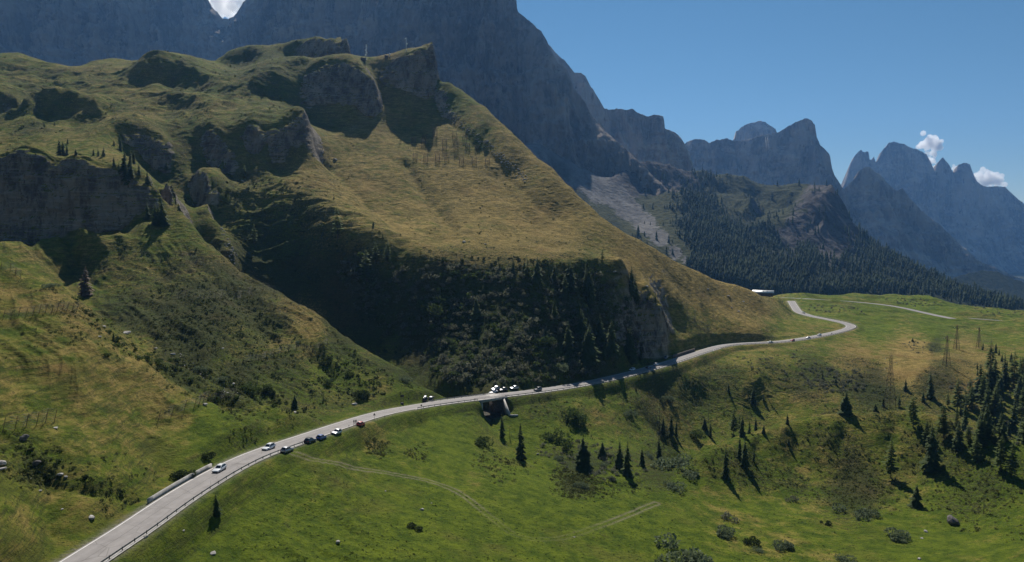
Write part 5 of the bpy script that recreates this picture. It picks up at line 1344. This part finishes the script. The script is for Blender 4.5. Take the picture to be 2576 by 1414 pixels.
# ------------------------------------------------------------------ slope fences
def net_fence(pts, n, h, lean, label, name='snow_fence', group='leaning fences on the left slopes', net=True, mid=0):
    P = [G.hit(u, v) for u, v in pts]; P = [p for p in P if p]
    L = catmull(P, 20); tot = [0]
    for a, b in zip(L[:-1], L[1:]): tot.append(tot[-1] + (b - a).length)
    root = empty(name, L[0]); tag(root, label, 'fence', group); base = L[0]; tops = []; feet = []
    for i in range(n):
        s = tot[-1] * i / (n - 1); k = min(max(j for j in range(len(tot)) if tot[j] <= s + 1e-6), len(L) - 2)
        f = (s - tot[k]) / max(tot[k + 1] - tot[k], 1e-6); q = L[k] + (L[k + 1] - L[k]) * f
        q.z = G.at(q.x, q.y); up = Vector((lean[0], lean[1], 1)).normalized(); tp = q + up * h * random.uniform(.92, 1.06)
        feet.append(q); tops.append(tp)
        MB().bar(q - up * .4 - base, tp - base, .075, 6, .06).build('post', M_RUST, root)
        if i % 2 == 0: MB().bar(q + up * h * .7 - base, q + Vector((lean[0] * -2.2, lean[1] * -2.2, 0)) * h * .5 + Vector((0, 0, -.2)) - base, .04, 5).build('brace', M_RUST, root)
    mb = MB()
    for i in range(n - 1):
        for f in (.15, .32, .49, .66, .83, 1.0): mb.bar(feet[i].lerp(tops[i], f) - base, feet[i + 1].lerp(tops[i + 1], f) - base, .022, 4)
        if net:
            for g_ in np.linspace(.08, .92, 9): mb.bar(feet[i].lerp(feet[i + 1], g_) - base, tops[i].lerp(tops[i + 1], g_) - base, .016, 4)
    mb.build('netting', M_WIRE, root)
net_fence([(6,806),(60,800),(130,790),(192,786)], 13, 3.0, (.25, .1), 'leaning snow fence across the first spur at the left edge')
net_fence([(3,678),(26,684),(52,700)], 4, 2.8, (.05, .1), 'short leaning fence at the crest of the first spur, far left')
net_fence([(298,655),(400,662),(478,660),(526,668)], 13, 4.2, (.15, .1), 'leaning fence high on the second spur below the cliff', net=False)
net_fence([(430,752),(520,754),(610,748),(690,738)], 13, 4.0, (.10, .1), 'leaning fence halfway down the second spur', net=False)
net_fence([(611,914),(680,897),(750,880),(824,866)], 12, 2.6, (.05, .05), 'long netting fence climbing the lower second spur')
net_fence([(398,1058),(440,1042),(490,1025),(545,1010),(588,1002)], 11, 3.2, (.28, .05), 'curved netting fence on the first spur above the road')
net_fence([(6,1088),(50,1078),(95,1070),(136,1064)], 6, 3.4, (.22, .05), 'netting fence low on the first spur, near the left edge')
net_fence([(1958,757),(1966,764),(1978,775),(1990,786)], 7, 5.0, (-.1, .0), 'rockfall net standing beside the upper road')
net_fence([(1996,792),(2012,796),(2030,801)], 6, 2.0, (0, 0), 'small fence on the outer edge of the upper road', net=False)

# avalanche racks on the big slope
RACKS = [(1094,342,27),(1144,346,20),(1118,371,28),(1147,373,26),(1040,357,16),(1065,360,16),(1169,352,16),(1176,368,12),(1044,398,18),(1071,404,24),(1100,404,22),(1124,404,17),(1161,410,22),(1193,409,20),(1226,410,17),(1200,376,14),(1068,346,12)]
WH = ['upper row, leftmost tall one','upper row, beside the white rock','second row, left tall one','second row, right tall one','second row, far left','upper left, next to the shadow edge','upper right, tilted','right of the second row','lower row, first from left','lower row, second from left','lower row, third from left','lower row, fourth from left','lower row, fifth from left','lower row, sixth from left','lower row, rightmost by the scree','right end, dark and low','topmost, inside the shadow']
for (u, v, h), w_ in zip(RACKS, WH):
    p = G.hit(u, v + 2); q = G.hit(u, v - h * .75)
    if not p or not q: continue
    root = empty('avalanche_rack', p); tag(root, 'steel avalanche rack on the big slope, ' + w_, 'avalanche barrier', 'avalanche racks below the beaked crag')
    W2 = 5 / F * p.y; Hh = h / F * p.y * .92; ln = Vector((0, min(q.y - p.y, Hh * .6) * .55, 0))
    up = (Vector((0, 0, Hh)) + ln)
    for s in (-1, 1): MB().bar(Vector((s * W2, 0, -.5)), Vector((s * W2, 0, 0)) + up, .20, 6).build('upright', M_RUST, root)
    nb = max(4, int(Hh / 1.0))
    mb = MB()
    for i in range(nb): mb.bar(Vector((-W2, 0, 0)) + up * ((i + .6) / nb), Vector((W2, 0, 0)) + up * ((i + .6) / nb), .11, 5)
    mb.build('crossbars', M_RUST, root)
    MB().bar(up * .75, Vector((0, -Hh * .45, -Hh * .15)), .10, 5).build('brace', M_RUST, root)

# ------------------------------------------------------------------ pylons, masts, building
def pylon(u, v, hpx, label, wb=.085, arms=((.94, -1), (.86, 1))):
    p = G.hit(u, v); H = hpx / F * p.y; root = empty('pylon', p, .3); tag(root, label, 'pylon', 'lattice pylons on the right meadow'); w0, w1 = H * wb, H * .018
    C = lambda f, sx, sy: Vector((sx * (w0 + (w1 - w0) * min(f * 1.25, 1)) , sy * (w0 + (w1 - w0) * min(f * 1.25, 1)), H * f))
    for sx in (-1, 1):
        for sy in (-1, 1): MB().bar(C(-.02, sx, sy), C(.8, sx, sy), .11, 5, .08).bar(C(.8, sx, sy), C(1, sx, sy), .08, 5, .06).build('leg', M_RUST, root)
    mb = MB(); N = 11
    for i in range(N):
        f0, f1 = i / N, (i + 1) / N
        for (ax, ay), (bx, by) in (((-1, -1), (1, -1)), ((1, -1), (1, 1)), ((1, 1), (-1, 1)), ((-1, 1), (-1, -1))):
            mb.bar(C(f0, ax, ay), C(f1, bx, by), .045, 4); mb.bar(C(f1, ax, ay), C(f0, bx, by), .045, 4); mb.bar(C(f1, ax, ay), C(f1, bx, by), .04, 4)
    mb.build('lattice', M_RUST, root)
    for f, s in arms:
        tip = Vector((s * H * .13, 0, H * f)); MB().bar((0, 0, H * f + .3), tip, .09, 5).bar((0, 0, H * f - .8), tip, .06, 5).build('arm', M_RUST, root)
        MB().bar(tip, tip - Vector((0, 0, H * .035)), .09, 6).build('insulator', M_WHITE, root)
    return p, H
PY = [pylon(2238,1030,140,'tallest lattice pylon, standing behind the grassy mound', .075, ((.95, -1), (.86, 1), (.76, -1))),
      pylon(2381,920,77,'second lattice pylon on the dry grass knoll'), pylon(2406,879,61,'third lattice pylon behind the dry grass knoll'), pylon(2462,875,52,'farthest lattice pylon near the small spruces')]
def mast(u, v, hpx, label, dishes, w=.6):
    p = G.hit(u, v)
    if p is None: return
    H = hpx / F * p.y; root = empty('radio_mast', p); tag(root, label, 'mast', 'radio masts on the ridge')
    mb = MB()
    for j in range(3):
        t = j * 2.094; q = Vector((math.cos(t), math.sin(t), 0)); mb.bar(q * w - Vector((0, 0, 1)), q * w * .35 + Vector((0, 0, H)), .12, 5)
        q2 = Vector((math.cos(t + 2.094), math.sin(t + 2.094), 0))
        for i in range(10):
            f0, f1 = i / 10, (i + 1) / 10; k0, k1 = 1 - .65 * f0, 1 - .65 * f1
            mb.bar(q * w * k0 + Vector((0, 0, H * f0)), q2 * w * k1 + Vector((0, 0, H * f1)), .07, 4)
    mb.build('lattice', M_WHITE, root)
    for f, s in dishes: MB().bar((s * .8, -.5, H * f), (s * .8, -.9, H * f), .75, 10, .6).build('dish', M_WHITE, root)
mast(921.5, 151, 38, 'white lattice radio mast in the notch between the crags', ((.45, 1), (.62, -1), (.30, -1)), 1.0)
mast(1022, 130, 34, 'slim radio mast with dishes on the beaked crag', ((.93, -1), (.55, 1)), .5)
mast(979.5, 143, 10, 'small aerial beside the hut on the crag slope', ((.6, 1),), .35)
def hut(u, v, s, label):
    p = G.hit(u, v); root = empty('hut', p, .4); tag(root, label, 'hut')
    MB().box((0, 0, s[2] / 2 - .4), (s[0], s[1], s[2])).build('wall', M_DSTONE, root)
    e = .3; MB().add([(-s[0]/2-e, -s[1]/2-e, s[2]-.4), (s[0]/2+e, -s[1]/2-e, s[2]-.4), (s[0]/2+e, s[1]/2+e, s[2]-.4), (-s[0]/2-e, s[1]/2+e, s[2]-.4), (-s[0]/2-e, 0, s[2]+.6), (s[0]/2+e, 0, s[2]+.6)], [(0,1,5,4),(2,3,4,5),(0,4,3),(1,2,5),(3,2,1,0)]).build('roof', M_WOOD, root)
hut(914, 153, (5, 3.5, 3), 'small dark hut at the foot of the lattice mast'); hut(972, 145, (3.2, 2.4, 2.2), 'tiny hut on the crag slope beside the small aerial')
# long barn with a pale metal roof
pb = G.hit(1948, 744.5); D_ = 940.0
e0 = unproj(1893, 729.5, D_); e1 = unproj(1946, 737.0, D_ - 8); dirx = (e1 - e0); Lb = dirx.length; angb = math.atan2(dirx.y, dirx.x)
root = empty('barn', e1, angb); tag(root, 'long low barn with a pale metal roof at the end of the big slope', 'barn')
dep = 9.0
MB().add([(-Lb, 0, 0), (.6, 0, 0), (.6, dep / 2, 2.9), (-Lb, dep / 2, 2.9), (.6, dep, 0), (-Lb, dep, 0), (-Lb, 0, -.2), (.6, 0, -.2), (.6, dep, -.2), (-Lb, dep, -.2)], [(0,1,2,3),(3,2,4,5),(6,7,1,0),(7,8,4,2,1),(9,6,0,3,5),(8,9,5,4)]).build('roof', M_TIN, root)
MB().box((-Lb / 2, dep / 2, -2.6), (Lb - 1.0, dep - 1.2, 4.9)).build('wall', M_WOOD, root)
for k in range(5): MB().box((-Lb * (.12 + .19 * k), .57, -1.3), (1.3, .06, 1.0)).build('window', M_GLASS, root)
MB().box((.08, dep * .5, -2.0), (.06, 2.2, 2.6)).build('door', M_DARKSTEEL, root)
for k in range(2): MB().box((-Lb * (.3 + .18 * k), dep * .25, 1.9), (.7, .7, 1.0)).build('chimney', M_DSTONE, root)

# cableway up the wedge peak: two pale cables
root = empty('cableway', unproj(1931, 408, 3560)); tag(root, 'two pale cableway cables rising up the far wedge peak', 'cableway')
for du in (0, 5): MB().bar((0, 0, 0), unproj(1921 + du * .6, 343, 3700) - unproj(1930 + du - 4, 406, 3560), .55, 5).build('cable', M_STONE, root, False, Vector((du * 2.6, 0, 0)))

# ------------------------------------------------------------------ boulders
def rock_mesh(seed, mat, flat=.65):
    r_ = np.random.default_rng(seed); bm = bmesh.new(); bmesh.ops.create_icosphere(bm, subdivisions=2, radius=1)
    cuts = [(r_.normal(size=3), r_.uniform(.45, .85)) for _ in range(9)]
    for v in bm.verts:
        c = np.array(v.co)
        for nn, dd in cuts:
            nn = nn / np.linalg.norm(nn); e = c @ nn - dd
            if e > 0: c = c - nn * e
        v.co = Vector(c * np.array([1.15, .9, flat]) + r_.normal(0, .02, 3))
    me = bpy.data.meshes.new('boulder'); bm.to_mesh(me); bm.free(); me.materials.append(mat); return me
ROCKS = [rock_mesh(i, M_STONE, .45 + .08 * (i % 4)) for i in range(6)]; DROCK = rock_mesh(20, M_DSTONE, .85)
BO = [(320,838,22,'biggest pale boulder on the crest between the two spurs'),(435,892,13,'pale stone lower on the spur crest, half hidden'),(390,878,11,'pale stone between the two crest boulders'),(263,823,12,'flat pale stone in the gully above the crest boulder'),
 (251,848,14,'low pale rock left of the biggest crest boulder'),(515,1020,18,'white boulder beside the curved netting fence'),(141,1078,16,'pale stone below the low netting fence'),(232,1303,22,'wedge shaped white boulder in the lower left grass'),
 (156,1282,9,'small round stone above the wedge shaped boulder'),(5,1166,26,'large boulder cut by the left edge'),(8,1180,22,'flat white slab under the edge boulder'),(92,1168,22,'dark topped boulder in the heath near the left edge'),
 (60,1105,26,'dark flat boulder in a hollow of the first spur'),(150,1195,18,'flat rock slab in the little left stream bed'),(165,1200,12,'pale stone at the end of the rock slab'),(78,1205,9,'small pale stone on the left grass'),
 (100,1235,9,'tiny flat stone below the stream bed'),(549,1172,12,'pale stone above the low roadside wall'),(743,1038,13,'pale rock at the foot of the broad dark spruce'),(892,1018,14,'white rock on the bright grass left of the sign board'),
 (588,966,10,'small stone in the gully between willow and alder'),(445,903,8,'little white stone on the second gully edge'),(560,877,8,'little stone on the gully edge under the willow'),
 (850,1366,18,'white boulder in the bright lower meadow'),(537,1392,20,'pale rock hidden in the grass near the road, bottom left'),(365,1352,18,'weathered rock just outside the long guard rail'),(462,1336,10,'small rock outside the long guard rail'),
 (1060,1283,12,'flat grey stone in the middle of the meadow'),(1085,1266,6,'tiny white stone by the meadow track'),(970,1236,7,'small white stone on the upper meadow'),(1445,1352,7,'white stone beside the meadow track bend'),
 (1222,358,18,'bright white block on the scree strip of the big slope'),(842,402,12,'pale stone on the upper big slope left of the racks'),(1168,609,10,'pale stone low on the big slope'),(1222,615,8,'grey stone right of the pale stone on the big slope'),
 (1832,746,9,'white stone near the skyline above the upper road'),(1870,759,9,'pale stone right of the skyline stone'),(1780,728,8,'pale stone highest on the right skyline'),(1858,784,8,'white stone low on the slope above the upper road'),
 (1628,721,9,'white stone above the rock buttress'),(1545,684,11,'white rock at the upper rim, right end of the thicket'),(1840,775,6,'tiny white stone on the tan slope'),
 (300,497,18,'bleached ledge rock at the end of the pale cliff'),(345,492,16,'bleached rock right of the ledge rock at the cliff end'),(2396,1316,40,'dark boulder standing in the shrubs at lower right'),(2330,1338,12,'white log-like stone below the dark boulder'),
 (2320,1355,9,'pale stone on the lower right meadow edge'),(2312,1408,14,'white stone at the bottom right edge'),(2440,1421,9,'small white stone near the bottom right corner'),(1352,1143,9,'pale stone beside the silvery willow by the stream'),
 (590,664,8,'wet stone in the upper gorge stream'),(558,576,9,'white stone at the head of the gorge stream')]
for i, (u, v, w, lab) in enumerate(BO):
    p = G.hit(u, v)
    if p is None: continue
    s = w / F * p.y * .5; dark = 'dark' in lab and 'spruce' not in lab and 'silvery' not in lab and 'below the dark' not in lab
    o = mobj('boulder', DROCK if dark else ROCKS[i % 6], None, p + Vector((0, 0, s * .15))); o.scale = (s, s, s * 1.05); o.rotation_euler = (random.uniform(-.15, .15), random.uniform(-.15, .15), random.uniform(0, 6.28))
    tag(o, lab, 'boulder', 'boulders scattered over the grass')
# loose rubble
def rubble(name, poly, n, a, b, seed, mat=M_STONE):
    pl_ = scatter(poly, n, a, b, seed, None, 5.0); arrs = []
    for m_ in ROCKS:
        V = np.array([tuple(v.co) for v in m_.vertices]); Q = np.array([tuple(f.vertices) for f in m_.polygons]); arrs.append((V, Q))
    merged(name, arrs, pl_, mat)
rubble('scree', [(1098,255),(1135,272),(1215,345),(1270,390),(1330,445),(1322,462),(1250,400),(1195,348),(1110,285)], 260, .3, 1.1, 31)
rubble('stream_stones', [(548,565),(566,580),(596,640),(590,665),(578,650),(560,600)], 60, .3, .8, 32)
rubble('scree', [(1500,700),(1560,740),(1590,800),(1600,850),(1560,840),(1520,770)], 130, .3, .8, 33, M_DSTONE)
rubble('scree', [(420,895),(440,880),(620,1000),(600,1010)], 50, .15, .5, 35)
# white log lying on the gorge slope
p = G.hit(614, 458)
o = MB().bar((-2.6, 0, .3), (2.6, .4, .1), .42, 8, .25).build('log', M_STONE, None, False, p); o.rotation_euler = (0, .45, .2); tag(o, 'bleached log lying on the shaded gorge slope', 'log')

# ------------------------------------------------------------------ clouds beyond the peaks
def cloud_mat(dens):
    k = NT('cloud_white'); k.n.remove(k.b)
    vs = k.node('ShaderNodeVolumeScatter'); vs.inputs['Color'].default_value = (1, 1, 1, 1); vs.inputs['Density'].default_value = dens; vs.inputs['Anisotropy'].default_value = .55
    k.l.new(vs.outputs[0], k.out.inputs['Volume']); return k.m
def cloud(blobs, D, label, seed, dens=.022):
    cm = cloud_mat(dens)
    r_ = np.random.default_rng(seed); Vs = []; Qs = []; n = 0
    bm = bmesh.new(); bmesh.ops.create_icosphere(bm, subdivisions=3, radius=1); V0 = np.array([tuple(v.co) for v in bm.verts]); Q0 = np.array([[v.index for v in f.verts] for f in bm.faces]); bm.free()
    for (u, v, rad) in blobs:
        for q in range(16):
            du, dv = (r_.normal(0, rad * .52), r_.normal(0, rad * .42)) if q else (0, 0)
            c = unproj(u + du, v + dv, D + r_.uniform(-1, 1) * rad / F * D); s = rad * (r_.uniform(.18, .48) if q else .62) / F * D
            nz = 1 + .40 * fbm(V0[:, 0] * 2.6 + q * 7, V0[:, 1] * 2.6 + V0[:, 2] * 2.1, 4, seed + q, .65)
            Vs.append(V0 * (s * nz)[:, None] + np.array(c)); Qs.append(Q0 + n); n += len(V0)
    o = mobj('cloud', np_mesh('cloud', np.concatenate(Vs), np.concatenate(Qs), cm, True))
    rm = o.modifiers.new('fuse', 'REMESH'); rm.mode = 'VOXEL'; rm.voxel_size = 7
    me = bpy.data.meshes.new_from_object(o.evaluated_get(bpy.context.evaluated_depsgraph_get())); o.modifiers.clear(); o.data = me; me.name = 'cloud'
    tag(o, label, 'cloud', 'small white clouds behind the peaks')
cloud([(545,8,34),(575,20,36),(610,-4,34),(575,-40,40)], 9600, 'bright white cloud filling the notch between the two left walls', 1, .009)
cloud([(2322,364,16),(2340,358,22),(2358,366,18),(2348,385,13),(2342,405,13)], 9600, 'upright white cloud above the notched far peak', 2)
cloud([(2400,424,9),(2352,420,8)], 9600, 'small white cloud tuft between the two far towers', 3)
cloud([(2462,446,16),(2488,440,18),(2508,450,16),(2480,458,18)], 9600, 'rounded white cloud right of the far towers', 4)
